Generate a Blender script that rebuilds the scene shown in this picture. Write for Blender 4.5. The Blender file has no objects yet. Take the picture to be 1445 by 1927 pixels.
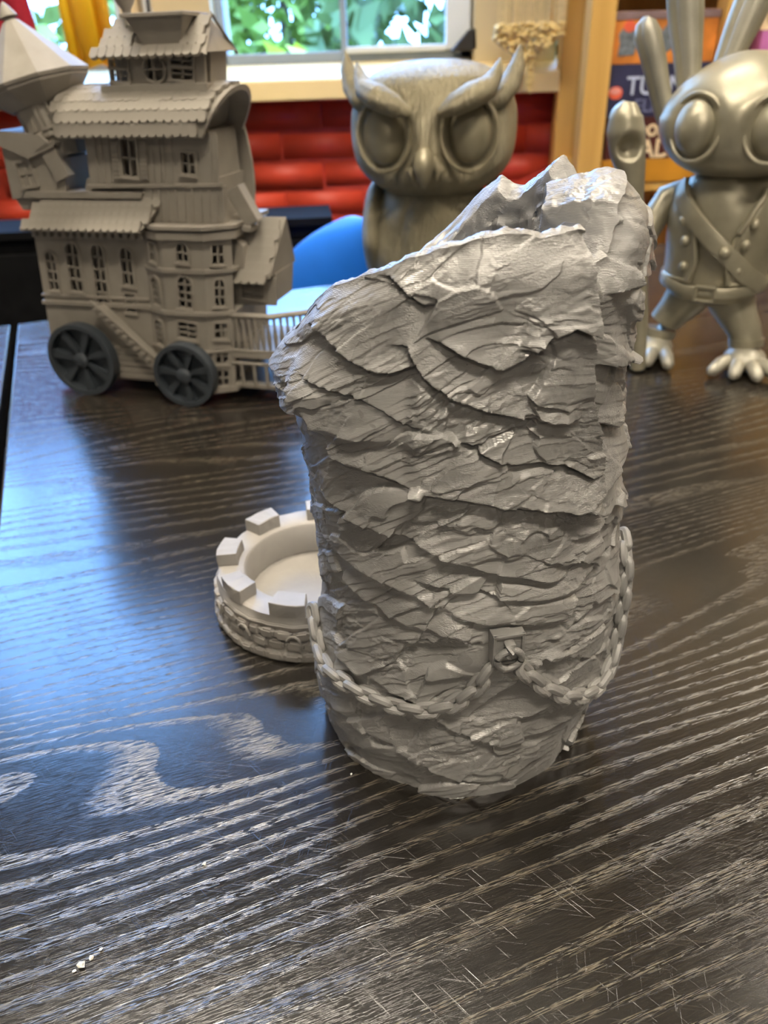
import bpy, bmesh, math, random
import numpy as np
from mathutils import Vector, Matrix

random.seed(7)
rng = np.random.default_rng(7)
scene = bpy.context.scene
col = scene.collection

# ------------------------------------------------------------------ camera
# origin: table top is z = 0, camera stands 0.30 m above it and looks along +Y
CAM_H = 0.30
cam_data = bpy.data.cameras.new('camera')
cam = bpy.data.objects.new('camera', cam_data)
col.objects.link(cam)
right = Vector((0.99945465, -0.01688044, -0.02838043))
down = Vector((-0.03302118, -0.51092157, -0.85899287))
fwd = Vector((0.0, 0.85946157, -0.51120035))
cam.matrix_world = Matrix(((right.x, -down.x, -fwd.x, 0.0),
                           (right.y, -down.y, -fwd.y, 0.0),
                           (right.z, -down.z, -fwd.z, CAM_H),
                           (0, 0, 0, 1)))
cam_data.sensor_fit = 'VERTICAL'
cam_data.sensor_height = 36.0
cam_data.lens = 36.0 * 1450.0 / 1927.0
cam_data.clip_start = 0.01
cam_data.clip_end = 100
cam_data.dof.use_dof = True
cam_data.dof.focus_distance = 0.312
cam_data.dof.aperture_fstop = 12.0
scene.camera = cam

# ------------------------------------------------------------------ world, exposure
world = bpy.data.worlds.new('sky')
scene.world = world
world.use_nodes = True
bg = world.node_tree.nodes['Background']
bg.inputs['Color'].default_value = (0.22, 0.48, 1.0, 1)
bg.inputs['Strength'].default_value = 11.0
scene.view_settings.view_transform = 'Standard'
scene.view_settings.look = 'None'
scene.view_settings.gamma = 1.0
scene.view_settings.use_curve_mapping = False
scene.view_settings.exposure = 0.78
LAMP_STRENGTH = 40.0
LAMP_COLOR = (1.0, 0.90, 0.75, 1)

def portal(name, loc, rot, sx, sy):
    d = bpy.data.lights.new(name, 'AREA')
    d.shape = 'RECTANGLE'; d.size = sx; d.size_y = sy
    d.cycles.is_portal = True
    o = bpy.data.objects.new(name, d); col.objects.link(o)
    o.location = loc; o.rotation_euler = rot
    return o
portal('window_back_offscreen', (-0.6, 2.62, 1.29), (-math.pi / 2, 0, 0), 2.6, 2.1)

# ------------------------------------------------------------------ materials
def nmat(name):
    m = bpy.data.materials.new(name); m.use_nodes = True
    nt = m.node_tree
    return m, nt, nt.nodes['Principled BSDF']

def N(nt, typ, **kw):
    n = nt.nodes.new(typ)
    for k, v in kw.items():
        setattr(n, k, v)
    return n

def L(nt, a, b):
    nt.links.new(a, b)

def ramp(nt, stops, fac):
    r = N(nt, 'ShaderNodeValToRGB')
    e = r.color_ramp.elements
    while len(e) > 2:
        e.remove(e[-1])
    for i, (p, c) in enumerate(stops):
        if i < 2:
            e[i].position = p; e[i].color = (*c, 1)
        else:
            q = e.new(p); q.color = (*c, 1)
    L(nt, fac, r.inputs['Fac'])
    return r

def coords(nt, scale=(1, 1, 1), rot=(0, 0, 0), kind='Object'):
    t = N(nt, 'ShaderNodeTexCoord')
    mp = N(nt, 'ShaderNodeMapping')
    mp.inputs['Scale'].default_value = scale
    mp.inputs['Rotation'].default_value = rot
    L(nt, t.outputs[kind], mp.inputs['Vector'])
    return mp.outputs['Vector']

def noise(nt, vec, scale, detail=3, rough=0.5, dist=0.0):
    n = N(nt, 'ShaderNodeTexNoise')
    n.inputs['Scale'].default_value = scale
    n.inputs['Detail'].default_value = detail
    n.inputs['Roughness'].default_value = rough
    n.inputs['Distortion'].default_value = dist
    L(nt, vec, n.inputs['Vector'])
    return n

def math_node(nt, op, a, b=None):
    m = N(nt, 'ShaderNodeMath', operation=op)
    for i, v in enumerate((a, b)):
        if v is None:
            continue
        if isinstance(v, (int, float)):
            m.inputs[i].default_value = v
        else:
            L(nt, v, m.inputs[i])
    return m.outputs[0]

def bump(nt, bsdf, height, strength=0.3, dist=0.001):
    b = N(nt, 'ShaderNodeBump')
    b.inputs['Strength'].default_value = strength
    b.inputs['Distance'].default_value = dist
    L(nt, height, b.inputs['Height'])
    L(nt, b.outputs['Normal'], bsdf.inputs['Normal'])
    return b

def simple(name, c, rough=0.5, metal=0.0, var=0.12, scale=30.0, bmp=0.15, bdist=0.0006, spec=0.5):
    m, nt, b = nmat(name)
    v = coords(nt)
    n = noise(nt, v, scale, 4)
    lo = tuple(x * (1 - var) for x in c); hi = tuple(min(1, x * (1 + var)) for x in c)
    r = ramp(nt, [(0.3, lo), (0.7, hi)], n.outputs['Fac'])
    L(nt, r.outputs['Color'], b.inputs['Base Color'])
    b.inputs['Roughness'].default_value = rough
    b.inputs['Metallic'].default_value = metal
    b.inputs['Specular IOR Level'].default_value = spec
    if bmp:
        bump(nt, b, n.outputs['Fac'], bmp, bdist)
    return m

def filament(name, c, rough=0.42, metal=0.25, period=0.0009, bstr=0.25, fur=0.0):
    """printed plastic with fine horizontal layer lines"""
    m, nt, b = nmat(name)
    v = coords(nt)
    n = noise(nt, v, 35.0, 4)
    lo = tuple(x * 0.86 for x in c); hi = tuple(x * 1.12 for x in c)
    r = ramp(nt, [(0.3, lo), (0.7, hi)], n.outputs['Fac'])
    L(nt, r.outputs['Color'], b.inputs['Base Color'])
    b.inputs['Roughness'].default_value = rough
    b.inputs['Metallic'].default_value = metal
    w = N(nt, 'ShaderNodeTexWave', wave_type='BANDS', bands_direction='Z')
    w.inputs['Scale'].default_value = 0.314 / period / 1.0
    w.inputs['Distortion'].default_value = 0.6
    w.inputs['Detail'].default_value = 1.0
    L(nt, v, w.inputs['Vector'])
    h = w.outputs['Fac']
    if fur:
        v2 = coords(nt, (1.0, 1.0, 0.22))
        n2 = noise(nt, v2, 230.0, 3, 0.6, 0.8)
        h = math_node(nt, 'ADD', math_node(nt, 'MULTIPLY', h, 0.15), math_node(nt, 'MULTIPLY', n2.outputs['Fac'], fur))
    bump(nt, b, h, bstr, 0.0022 if fur else 0.0006)
    return m

M = {}
M['house'] = filament('house_filament', (0.295, 0.262, 0.215), 0.55, 0.05)
M['wheel'] = filament('wheel_filament', (0.048, 0.056, 0.064), 0.42, 0.1)
M['owl'] = filament('owl_filament', (0.31, 0.27, 0.175), 0.36, 0.35, fur=0.0)
M['owl_fur'] = filament('owl_feather_filament', (0.33, 0.285, 0.18), 0.38, 0.35, bstr=1.0, fur=2.2)
M['rabbit'] = filament('rabbit_filament', (0.38, 0.345, 0.245), 0.33, 0.4)
M['rabbit_pale'] = filament('rabbit_pale_filament', (0.38, 0.355, 0.28), 0.35, 0.3)
M['tray'] = filament('tray_filament', (0.33, 0.305, 0.27), 0.5, 0.05, bstr=0.3)

def rock_material():
    m, nt, b = nmat('rock_filament')
    v = coords(nt)
    n = noise(nt, v, 60.0, 5)
    r = ramp(nt, [(0.3, (0.275, 0.265, 0.25)), (0.7, (0.365, 0.352, 0.33))], n.outputs['Fac'])
    L(nt, r.outputs['Color'], b.inputs['Base Color'])
    b.inputs['Metallic'].default_value = 0.25
    # silkier patches, rougher patches
    n3 = noise(nt, v, 45.0, 3, 0.6)
    rr = ramp(nt, [(0.42, (0.50, 0.50, 0.50)), (0.62, (0.23, 0.23, 0.23))], n3.outputs['Fac'])
    L(nt, rr.outputs['Color'], b.inputs['Roughness'])
    # layer lines and tiny grit
    w = N(nt, 'ShaderNodeTexWave', wave_type='BANDS', bands_direction='Z')
    w.inputs['Scale'].default_value = 0.314 / 0.0005
    w.inputs['Distortion'].default_value = 1.2
    w.inputs['Detail'].default_value = 2.0
    L(nt, v, w.inputs['Vector'])
    v2 = coords(nt, (1, 1, 2.4))
    n2 = noise(nt, v2, 850.0, 3, 0.65)
    n4 = noise(nt, v, 70.0, 3)
    mask = ramp(nt, [(0.48, (0.12, 0.12, 0.12)), (0.60, (1, 1, 1))], n4.outputs['Fac'])
    grit = math_node(nt, 'MULTIPLY', n2.outputs['Fac'], mask.outputs['Color'])
    h = math_node(nt, 'ADD', math_node(nt, 'MULTIPLY', w.outputs['Fac'], 0.07), math_node(nt, 'MULTIPLY', grit, 0.9))
    bump(nt, b, h, 0.75, 0.0007)
    return m
M['rock'] = rock_material()

def table_material():
    m, nt, b = nmat('black_brown_wood')
    t = N(nt, 'ShaderNodeTexCoord')
    vec = t.outputs['Object']
    sep = N(nt, 'ShaderNodeSeparateXYZ'); L(nt, vec, sep.inputs[0])
    # slow wander of the growth rings (x runs along the grain)
    mp = N(nt, 'ShaderNodeMapping'); mp.inputs['Scale'].default_value = (0.9, 5.2, 1); L(nt, vec, mp.inputs['Vector'])
    n1 = noise(nt, mp.outputs['Vector'], 1.0, 2, 0.45, 0.4)
    mp2 = N(nt, 'ShaderNodeMapping'); mp2.inputs['Scale'].default_value = (9, 60, 1); L(nt, vec, mp2.inputs['Vector'])
    n2 = noise(nt, mp2.outputs['Vector'], 1.0, 3, 0.5)
    f = math_node(nt, 'ADD', math_node(nt, 'MULTIPLY', sep.outputs['Y'], 82.0), math_node(nt, 'MULTIPLY', n1.outputs['Fac'], 24.0))
    f = math_node(nt, 'ADD', f, math_node(nt, 'MULTIPLY', n2.outputs['Fac'], 0.5))
    fr = math_node(nt, 'FRACT', f)
    ring = ramp(nt, [(0.0, (0.1, 0.1, 0.1)), (0.50, (0.08, 0.08, 0.08)), (0.84, (1, 1, 1)), (0.97, (0.75, 0.75, 0.75)), (1.0, (0.1, 0.1, 0.1))], fr)
    # open pores: short thin dashes
    mp3 = N(nt, 'ShaderNodeMapping'); mp3.inputs['Scale'].default_value = (120, 2500, 1); L(nt, vec, mp3.inputs['Vector'])
    n3 = noise(nt, mp3.outputs['Vector'], 1.0, 2, 0.6, 0.25)
    pore = ramp(nt, [(0.50, (0, 0, 0)), (0.60, (1, 1, 1))], n3.outputs['Fac'])
    streak = math_node(nt, 'MULTIPLY', pore.outputs['Color'], ring.outputs['Color'])
    # hairline scratches
    sc = []
    for ang, s1, s2 in ((0.5, 34, 2600), (2.1, 45, 2200), (1.15, 38, 2400)):
        mp4 = N(nt, 'ShaderNodeMapping'); mp4.inputs['Rotation'].default_value = (0, 0, ang)
        mp5 = N(nt, 'ShaderNodeMapping'); mp5.inputs['Scale'].default_value = (s1, s2, 1)
        L(nt, vec, mp4.inputs['Vector']); L(nt, mp4.outputs['Vector'], mp5.inputs['Vector'])
        n4 = noise(nt, mp5.outputs['Vector'], 1.0, 1, 0.5, 0.1)
        sc.append(ramp(nt, [(0.72, (0, 0, 0)), (0.78, (1, 1, 1))], n4.outputs['Fac']).outputs['Color'])
    scr = math_node(nt, 'ADD', math_node(nt, 'ADD', sc[0], sc[1]), sc[2])
    base = ramp(nt, [(0.0, (0.011, 0.009, 0.0075)), (1.0, (0.12, 0.10, 0.07))],
                math_node(nt, 'ADD', streak, math_node(nt, 'MULTIPLY', scr, 0.10)))
    L(nt, base.outputs['Color'], b.inputs['Base Color'])
    nr = noise(nt, vec, 9.0, 4)
    rr = ramp(nt, [(0.3, (0.15, 0.15, 0.15)), (0.7, (0.23, 0.23, 0.23))], nr.outputs['Fac'])
    L(nt, rr.outputs['Color'], b.inputs['Roughness'])
    b.inputs['IOR'].default_value = 1.75
    hh = math_node(nt, 'ADD', math_node(nt, 'MULTIPLY', streak, -1.0), math_node(nt, 'MULTIPLY', scr, -0.3))
    bump(nt, b, hh, 0.24, 0.0004)
    return m
M['table'] = table_material()
M['black_metal'] = simple('black_metal', (0.02, 0.02, 0.022), 0.4, 0.6)
M['brick'] = simple('red_painted_brick', (0.64, 0.060, 0.024), 0.5, var=0.18, scale=9, bmp=0.5, bdist=0.004)
M['mortar'] = simple('red_painted_mortar', (0.58, 0.052, 0.022), 0.6, var=0.2, scale=20, bmp=0.4, bdist=0.003)
M['cream'] = simple('cream_paint', (0.62, 0.50, 0.30), 0.5, var=0.05, scale=6)
M['sill'] = simple('cream_sill_paint', (0.93, 0.72, 0.35), 0.4, var=0.05, scale=6)
M['white'] = simple('white_paint', (0.72, 0.75, 0.78), 0.45, var=0.04, scale=6)
M['greyframe'] = simple('grey_window_frame', (0.30, 0.36, 0.44), 0.45, var=0.05)
M['plaster'] = simple('plaster', (0.26, 0.23, 0.19), 0.8, var=0.05, scale=8)
M['ceiling'] = simple('ceiling_paint', (0.20, 0.17, 0.135), 0.9, var=0.03, scale=8)
M['floor'] = simple('dark_floor', (0.10, 0.085, 0.075), 0.6, var=0.2, scale=4)
M['blue_plastic'] = simple('blue_plastic', (0.02, 0.20, 0.85), 0.38, var=0.04, scale=20, bmp=0.1)
M['black_paint'] = simple('black_laminate', (0.006, 0.006, 0.006), 0.7, var=0.3, spec=0.1)
M['red_cloth'] = simple('red_cloth', (0.40, 0.012, 0.03), 0.85, var=0.2, scale=60)
M['magenta_cloth'] = simple('magenta_cloth', (0.30, 0.012, 0.085), 0.85, var=0.2, scale=60)
M['yellow_cloth'] = simple('yellow_cloth', (0.86, 0.50, 0.06), 0.8, var=0.06, scale=40)
def translucent(m, c, f):
    nt = m.node_tree; b = nt.nodes['Principled BSDF']; out = nt.nodes['Material Output']
    t = N(nt, 'ShaderNodeBsdfTranslucent'); t.inputs['Color'].default_value = (*c, 1)
    x = N(nt, 'ShaderNodeMixShader'); x.inputs['Fac'].default_value = f
    L(nt, b.outputs[0], x.inputs[1]); L(nt, t.outputs[0], x.inputs[2]); L(nt, x.outputs[0], out.inputs['Surface'])
translucent(M['yellow_cloth'], (0.95, 0.58, 0.08), .6)
translucent(M['red_cloth'], (0.55, 0.01, 0.03), .2)
translucent(M['magenta_cloth'], (0.45, 0.015, 0.12), .2)
M['string'] = simple('natural_string', (0.72, 0.58, 0.33), 0.8, var=0.12, scale=80)
M['bead'] = simple('golden_beads', (0.80, 0.62, 0.27), 0.35, 0.2, var=0.15, scale=200)
M['crumb'] = simple('crumb', (0.80, 0.76, 0.66), 0.8)
M['dark_hole'] = simple('dark_latch', (0.02, 0.016, 0.012), 0.5)

def pine():
    m, nt, b = nmat('yellow_pine')
    v = coords(nt, (30, 30, 1.6))
    n = noise(nt, v, 1.0, 4, 0.55, 0.6)
    r = ramp(nt, [(0.3, (0.60, 0.33, 0.075)), (0.7, (0.78, 0.47, 0.13))], n.outputs['Fac'])
    L(nt, r.outputs['Color'], b.inputs['Base Color'])
    b.inputs['Roughness'].default_value = 0.42
    bump(nt, b, n.outputs['Fac'], 0.15, 0.001)
    return m
M['pine'] = pine()

def glass_material():
    m = bpy.data.materials.new('window_glass'); m.use_nodes = True
    nt = m.node_tree; nt.nodes.clear()
    out = N(nt, 'ShaderNodeOutputMaterial')
    tr = N(nt, 'ShaderNodeBsdfTransparent'); tr.inputs['Color'].default_value = (0.96, 0.98, 1, 1)
    gl = N(nt, 'ShaderNodeBsdfGlossy'); gl.inputs['Roughness'].default_value = 0.02
    mx = N(nt, 'ShaderNodeMixShader'); mx.inputs['Fac'].default_value = 0.06
    L(nt, tr.outputs[0], mx.inputs[1]); L(nt, gl.outputs[0], mx.inputs[2]); L(nt, mx.outputs[0], out.inputs['Surface'])
    return m
M['glass'] = glass_material()

def leaf_material(name, lo, hi):
    m, nt, b = nmat(name)
    v = coords(nt)
    n = noise(nt, v, 1.3, 3)
    r = ramp(nt, [(0.35, lo), (0.65, hi)], n.outputs['Fac'])
    L(nt, r.outputs['Color'], b.inputs['Base Color'])
    b.inputs['Roughness'].default_value = 0.6
    return m
M['leaf_a'] = leaf_material('leaf_mid', (0.11, 0.17, 0.025), (0.34, 0.42, 0.06))
M['leaf_b'] = leaf_material('leaf_bright', (0.34, 0.46, 0.03), (0.60, 0.66, 0.06))
M['leaf_c'] = leaf_material('leaf_dark', (0.07, 0.11, 0.03), (0.17, 0.22, 0.06))
M['bark'] = simple('bark', (0.09, 0.065, 0.045), 0.9)
M['grass'] = simple('grass', (0.06, 0.15, 0.03), 0.9, var=0.4, scale=2)

def emit(name, c, s):
    m = bpy.data.materials.new(name); m.use_nodes = True
    nt = m.node_tree; nt.nodes.clear()
    o = N(nt, 'ShaderNodeOutputMaterial'); e = N(nt, 'ShaderNodeEmission')
    e.inputs['Color'].default_value = c; e.inputs['Strength'].default_value = s
    L(nt, e.outputs[0], o.inputs['Surface'])
    return m
M['lamp'] = emit('warm_lamp_diffuser', LAMP_COLOR, LAMP_STRENGTH)

# ------------------------------------------------------------------ mesh helpers
class MB:
    def __init__(s):
        s.v = []; s.f = []
    def add(s, vs, fs):
        b = len(s.v)
        s.v += [tuple(map(float, p)) for p in vs]
        s.f += [tuple(i + b for i in f) for f in fs]
        return s
    def box(s, c, d, rot=None):
        """box of centre c and full size d"""
        vs = []
        for x in (-.5, .5):
            for y in (-.5, .5):
                for z in (-.5, .5):
                    p = Vector((x * d[0], y * d[1], z * d[2]))
                    if rot is not None:
                        p = rot @ p
                    vs.append((p.x + c[0], p.y + c[1], p.z + c[2]))
        return s.add(vs, [(0, 1, 3, 2), (4, 6, 7, 5), (0, 4, 5, 1), (2, 3, 7, 6), (0, 2, 6, 4), (1, 5, 7, 3)])
    def span(s, a, b):
        return s.box([(a[i] + b[i]) / 2 for i in range(3)], [abs(b[i] - a[i]) for i in range(3)])
    def prism(s, poly, a, b, f=None):
        """polygon (list of 2D points) swept from a to b; f(x, y, t) maps to 3D"""
        if f is None:
            f = lambda x, y, t: (x, t, y)
        n = len(poly)
        vs = [f(x, y, a) for x, y in poly] + [f(x, y, b) for x, y in poly]
        fs = [tuple(range(n - 1, -1, -1)), tuple(range(n, 2 * n))]
        fs += [(i, (i + 1) % n, n + (i + 1) % n, n + i) for i in range(n)]
        return s.add(vs, fs)
    def lathe(s, prof, n=32, c=(0, 0, 0), sx=1, sy=1, cap=True):
        vs = []
        for r, z in prof:
            for i in range(n):
                a = 2 * math.pi * i / n
                vs.append((c[0] + r * sx * math.cos(a), c[1] + r * sy * math.sin(a), c[2] + z))
        m = len(prof)
        fs = [(j * n + i, j * n + (i + 1) % n, (j + 1) * n + (i + 1) % n, (j + 1) * n + i) for j in range(m - 1) for i in range(n)]
        if cap:
            fs += [tuple(range(n - 1, -1, -1)), tuple((m - 1) * n + i for i in range(n))]
        return s.add(vs, fs)
    def tube(s, pts, rad, n=10, closed=False, flat=(1, 1), cap=True, upv=(0, 0, 1)):
        P = [Vector(p) for p in pts]
        m = len(P)
        if not hasattr(rad, '__len__'):
            rad = [rad] * m
        vs = []
        for i in range(m):
            if closed:
                t = P[(i + 1) % m] - P[(i - 1) % m]
            else:
                t = P[min(i + 1, m - 1)] - P[max(i - 1, 0)]
            t.normalize()
            u = Vector(upv)
            if abs(t.dot(u)) > 0.95:
                u = Vector((1, 0, 0))
            b = t.cross(u).normalized(); c = b.cross(t)
            for k in range(n):
                a = 2 * math.pi * k / n
                vs.append(P[i] + b * (rad[i] * flat[0] * math.cos(a)) + c * (rad[i] * flat[1] * math.sin(a)))
        fs = []
        for i in range(m if closed else m - 1):
            j = (i + 1) % m
            fs += [(i * n + k, i * n + (k + 1) % n, j * n + (k + 1) % n, j * n + k) for k in range(n)]
        if not closed and cap:
            fs += [tuple(range(n - 1, -1, -1)), tuple((m - 1) * n + k for k in range(n))]
        return s.add(vs, fs)
    def ball(s, c, r, nu=24, nv=16, p=2.0, fn=None, rot=None):
        """(super)ellipsoid"""
        if not hasattr(r, '__len__'):
            r = (r, r, r)
        def sp(x):
            return math.copysign(abs(x) ** (2 / p), x)
        vs = []
        for j in range(nv + 1):
            th = math.pi * j / nv - math.pi / 2
            for i in range(nu):
                ph = 2 * math.pi * i / nu
                q = Vector((r[0] * sp(math.cos(th)) * sp(math.cos(ph)), r[1] * sp(math.cos(th)) * sp(math.sin(ph)), r[2] * sp(math.sin(th))))
                if fn:
                    q = Vector(fn(*q))
                if rot is not None:
                    q = rot @ q
                vs.append((q.x + c[0], q.y + c[1], q.z + c[2]))
        fs = [(j * nu + i, j * nu + (i + 1) % nu, (j + 1) * nu + (i + 1) % nu, (j + 1) * nu + i) for j in range(nv) for i in range(nu)]
        return s.add(vs, fs)
    def mesh(s, name, smooth=True, angle=40):
        me = bpy.data.meshes.new(name)
        me.from_pydata(s.v, [], s.f)
        me.validate(clean_customdata=False)
        bm = bmesh.new(); bm.from_mesh(me)
        bmesh.ops.remove_doubles(bm, verts=bm.verts, dist=1e-7)
        bmesh.ops.recalc_face_normals(bm, faces=bm.faces)
        bm.to_mesh(me); bm.free()
        if smooth:
            me.shade_smooth()
            me.set_sharp_from_angle(angle=math.radians(angle))
        return me
    def build(s, name, mat, parent=None, smooth=True, angle=40, bevel=0.0):
        return put(name, s.mesh(name, smooth, angle), mat, parent, bevel=bevel)

def put(name, me, mat, parent=None, loc=None, rot=None, bevel=0.0):
    if not me.materials:
        me.materials.append(M[mat] if isinstance(mat, str) else mat)
    o = bpy.data.objects.new(name, me); col.objects.link(o)
    if parent is not None:
        o.parent = parent
    if loc is not None:
        o.location = loc
    if rot is not None:
        o.rotation_euler = rot
    if bevel:
        b = o.modifiers.new('bevel', 'BEVEL'); b.width = bevel; b.segments = 2; b.limit_method = 'ANGLE'
    return o

def tag(o, label, cat, group=None):
    o['label'] = label; o['category'] = cat
    if group:
        o['group'] = group
    return o

def struct(o):
    o['kind'] = 'structure'
    return o

def empty(name, loc=(0, 0, 0), rz=0.0):
    o = bpy.data.objects.new(name, None); col.objects.link(o)
    o.location = loc; o.rotation_euler = (0, 0, rz); o.empty_display_size = 0.02
    return o

# ------------------------------------------------------------------ the room
FZ = -0.74; CZ = 2.60
WY = 2.35                      # inner face of the window wall
struct(MB().span((-2.9, -4.8, FZ - .06), (2.9, 2.75, FZ)).build('floor', 'floor', smooth=False))
struct(MB().span((-2.9, -4.8, CZ), (2.9, 2.75, CZ + .08)).build('ceiling', 'ceiling', smooth=False))
struct(MB().span((2.6, -4.8, FZ), (2.8, 2.75, CZ)).build('wall_right', 'plaster', smooth=False))
struct(MB().span((-2.9, -4.9, FZ), (2.9, -4.7, CZ)).build('wall_rear', 'plaster', smooth=False))
w = MB().span((-2.8, -4.8, FZ), (-2.6, 2.75, CZ))
struct(w.build('wall_left', 'plaster', smooth=False))
w = MB()
for (x0, x1, z0, z1) in ((-2.6, 2.6, FZ, 0.20),):
    w.span((x0, WY + .003, z0), (x1, WY + .30, z1))
wall_back = struct(w.build('wall_back', 'mortar', smooth=False))
# painted bricks, running bond
bw, bh, bd = 0.2235, 0.0685, 0.05
bm_ = MB().box((0, 0, 0), (bw, bd, bh)).mesh('brick', smooth=False)
bm_.materials.append(M['brick'])
row = 0
z = 0.1965 - bh / 2
while z > FZ + .03:
    x = -2.5 + (0.1125 if row % 2 else 0)
    while x < 2.5:
        o = put('brick', bm_, 'brick', wall_back,
                (x + random.uniform(-.002, .002), WY + bd / 2 + random.uniform(-.005, .003), z + random.uniform(-.002, .002)),
                (random.uniform(-.03, .03), random.uniform(-.006, .006), random.uniform(-.012, .012)))
        x += 0.225
    z -= 0.0755; row += 1
bev = bm_  # shared brick mesh: soften its edges once
b2 = bmesh.new(); b2.from_mesh(bev)
bmesh.ops.bevel(b2, geom=b2.edges[:], offset=0.0032, segments=2, affect='EDGES'); b2.to_mesh(bev); b2.free(); bev.shade_smooth()

# upper wall: lintel and piers between the windows
w = MB()
w.span((-2.6, WY, 2.32), (0.66, WY + .30, CZ))
for x0, x1 in ((-2.6, -1.85), (-0.63, -0.585), (-0.548, -0.40), (0.275, 0.49)):
    w.span((x0, WY, 0.255), (x1, WY + .30, 2.32))
struct(w.build('wall_upper', 'cream', smooth=False))
struct(MB().span((0.66, WY, 0.255), (2.6, WY + .30, CZ)).build('wall_upper_right', 'cream', smooth=False))
# sloping painted sill board with a deep nosing
w = MB()
prof = [(WY - .11, .203), (WY - .105, .247), (WY - .098, .2515), (WY + .05, .283), (WY + .30, .283), (WY + .30, .203)]
w.prism(prof, -2.6, 2.6, lambda y, z, t: (t, y, z))
struct(w.build('trim_1', 'sill', smooth=False, bevel=0.003))

def window(n, x0, x1, mull, mat='greyframe'):
    root = MB()
    z0, z1 = .284, 2.32
    y0, y1 = WY + .06, WY + .12
    root.span((x0, y0, z0), (x1, y1, z0 + .025)); root.span((x0, y0, z1 - .05), (x1, y1, z1))
    root.span((x0, y0, z0), (x0 + .022, y1, z1)); root.span((x1 - .03, y0, z0), (x1, y1, z1))
    o = struct(root.build('window_%d' % n, mat, smooth=False, bevel=0.003))
    xs = [x0 + .022] + mull + [x1 - .03]
    for m_ in mull:
        MB().span((m_ - .008, y0 - .004, z0 + .02), (m_ + .008, y1, z1 - .04)).build('mullion', mat, o, smooth=False)
    for a, b in zip(xs[:-1], xs[1:]):
        MB().span((a, y0 + .028, z0 + .02), (b, y0 + .032, z1 - .04)).build('pane', 'glass', o, smooth=False)
    return o
w1 = window(1, -0.40, 0.275, [-0.065])
MB().span((0.205, WY + .045, .305), (0.270, WY + .07, 2.3)).build('sash_stile', 'white', w1, smooth=False, bevel=.004)
MB().span((-0.06, WY + .045, .302), (0.206, WY + .07, .318)).build('sash_rail', 'white', w1, smooth=False, bevel=.004)
MB().prism([(0.215, .300), (0.285, .300), (0.282, .352), (0.262, .347)], WY + .0, WY + .04).build('window_stay', 'dark_hole', w1, smooth=False, bevel=.003)
window(2, -1.85, -0.63, [-1.24], 'white')
window(3, -0.585, -0.548, [], 'white')
window(4, 0.49, 0.66, [], 'white')
# ceiling lamps
def lamp(name, x, y, where, sx=1.25, sy=0.32):
    r = empty('ceiling_light_%s_offscreen' % name, (x, y, CZ - .05))
    tag(r, 'warm fluorescent ceiling panel ' + where, 'light', 'ceiling light panels')
    f = MB()
    for a, b in (((-sx / 2, -sy / 2), (sx / 2, -sy / 2 + .02)), ((-sx / 2, sy / 2 - .02), (sx / 2, sy / 2)),
                 ((-sx / 2, -sy / 2), (-sx / 2 + .02, sy / 2)), ((sx / 2 - .02, -sy / 2), (sx / 2, sy / 2))):
        f.span((a[0], a[1], -.012), (b[0], b[1], .05))
    f.build('frame', 'white', r, smooth=False)
    MB().span((-sx / 2 + .02, -sy / 2 + .02, -.004), (sx / 2 - .02, sy / 2 - .02, .01)).build('diffuser_%s_offscreen' % name, 'lamp', r, smooth=False)
lamp('bookcase', 2.0, 1.2, 'above the bookcase side of the room', 0.9)
lamp('table', -0.35, 0.75, 'over the far end of the table')
lamp('near', 0.35, -0.75, 'behind the near end of the table')
lamp('rear', -0.2, -3.0, 'near the rear wall', 0.62)

# outside: lawn and trees
struct(MB().span((-30, 2.75, -2.6), (30, 40, -2.5)).build('ground', 'grass', smooth=False))
def tree(name, x, y, zc, rx, rz, mat, label, n=1350, leaf=.15):
    r = empty(name, (x, y, -2.5)); tag(r, label, 'tree', 'trees outside the window')
    MB().tube([(0, 0, 0), (.05, 0, (zc + 2.5) * .6), (0, .05, zc + 2.6)], [.16, .11, .05], 8).build('trunk', 'bark', r)
    d = rng.normal(size=(n, 3)); d /= np.linalg.norm(d, axis=1)[:, None]
    rad = rng.uniform(.45, 1.0, n) ** .6
    lump = 1 + .22 * np.sin(d[:, 0] * 5 + x) * np.cos(d[:, 2] * 6 + y)
    P = d * (rad * lump)[:, None] * np.array([rx, rx * .8, rz]) + np.array([0, 0, zc + 2.5])
    A = rng.normal(size=(n, 3)); A /= np.linalg.norm(A, axis=1)[:, None]
    B = np.cross(A, rng.normal(size=(n, 3))); B /= np.linalg.norm(B, axis=1)[:, None]
    s = rng.uniform(.6, 1.2, n)[:, None] * leaf
    vs = np.concatenate([P - A * s, P + B * s * .55, P + A * s, P - B * s * .55], 0)
    fs = [(i, i + n, i + 2 * n, i + 3 * n) for i in range(n)]
    me = bpy.data.meshes.new('foliage'); me.from_pydata(vs.tolist(), [], fs)
    put('foliage', me, mat, r)
tree('broadleaf_tree', -2.9, 7.4, .5, 1.5, 1.9, 'leaf_a', 'mid green leafy tree seen past the yellow curtain')
tree('broadleaf_tree', -0.95, 10.4, .8, 0.95, 1.3, 'leaf_a', 'loose leafy tree behind the left window pane')
tree('shrub', -0.25, 4.9, -.75, .62, 1.05, 'leaf_b', 'bright green shrub behind the left window pane', 1000, .10)
tree('broadleaf_tree', 0.55, 7.6, .35, 1.15, 1.5, 'leaf_c', 'dark leafy tree behind the right window pane')
tree('broadleaf_tree', 3.6, 7.0, .4, 1.3, 1.7, 'leaf_a', 'mid green tree behind the bookcase window')
tree('hedge', -1.6, 14.0, -1.3, 1.6, 1.2, 'leaf_c', 'low dark hedge beyond the window')

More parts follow.
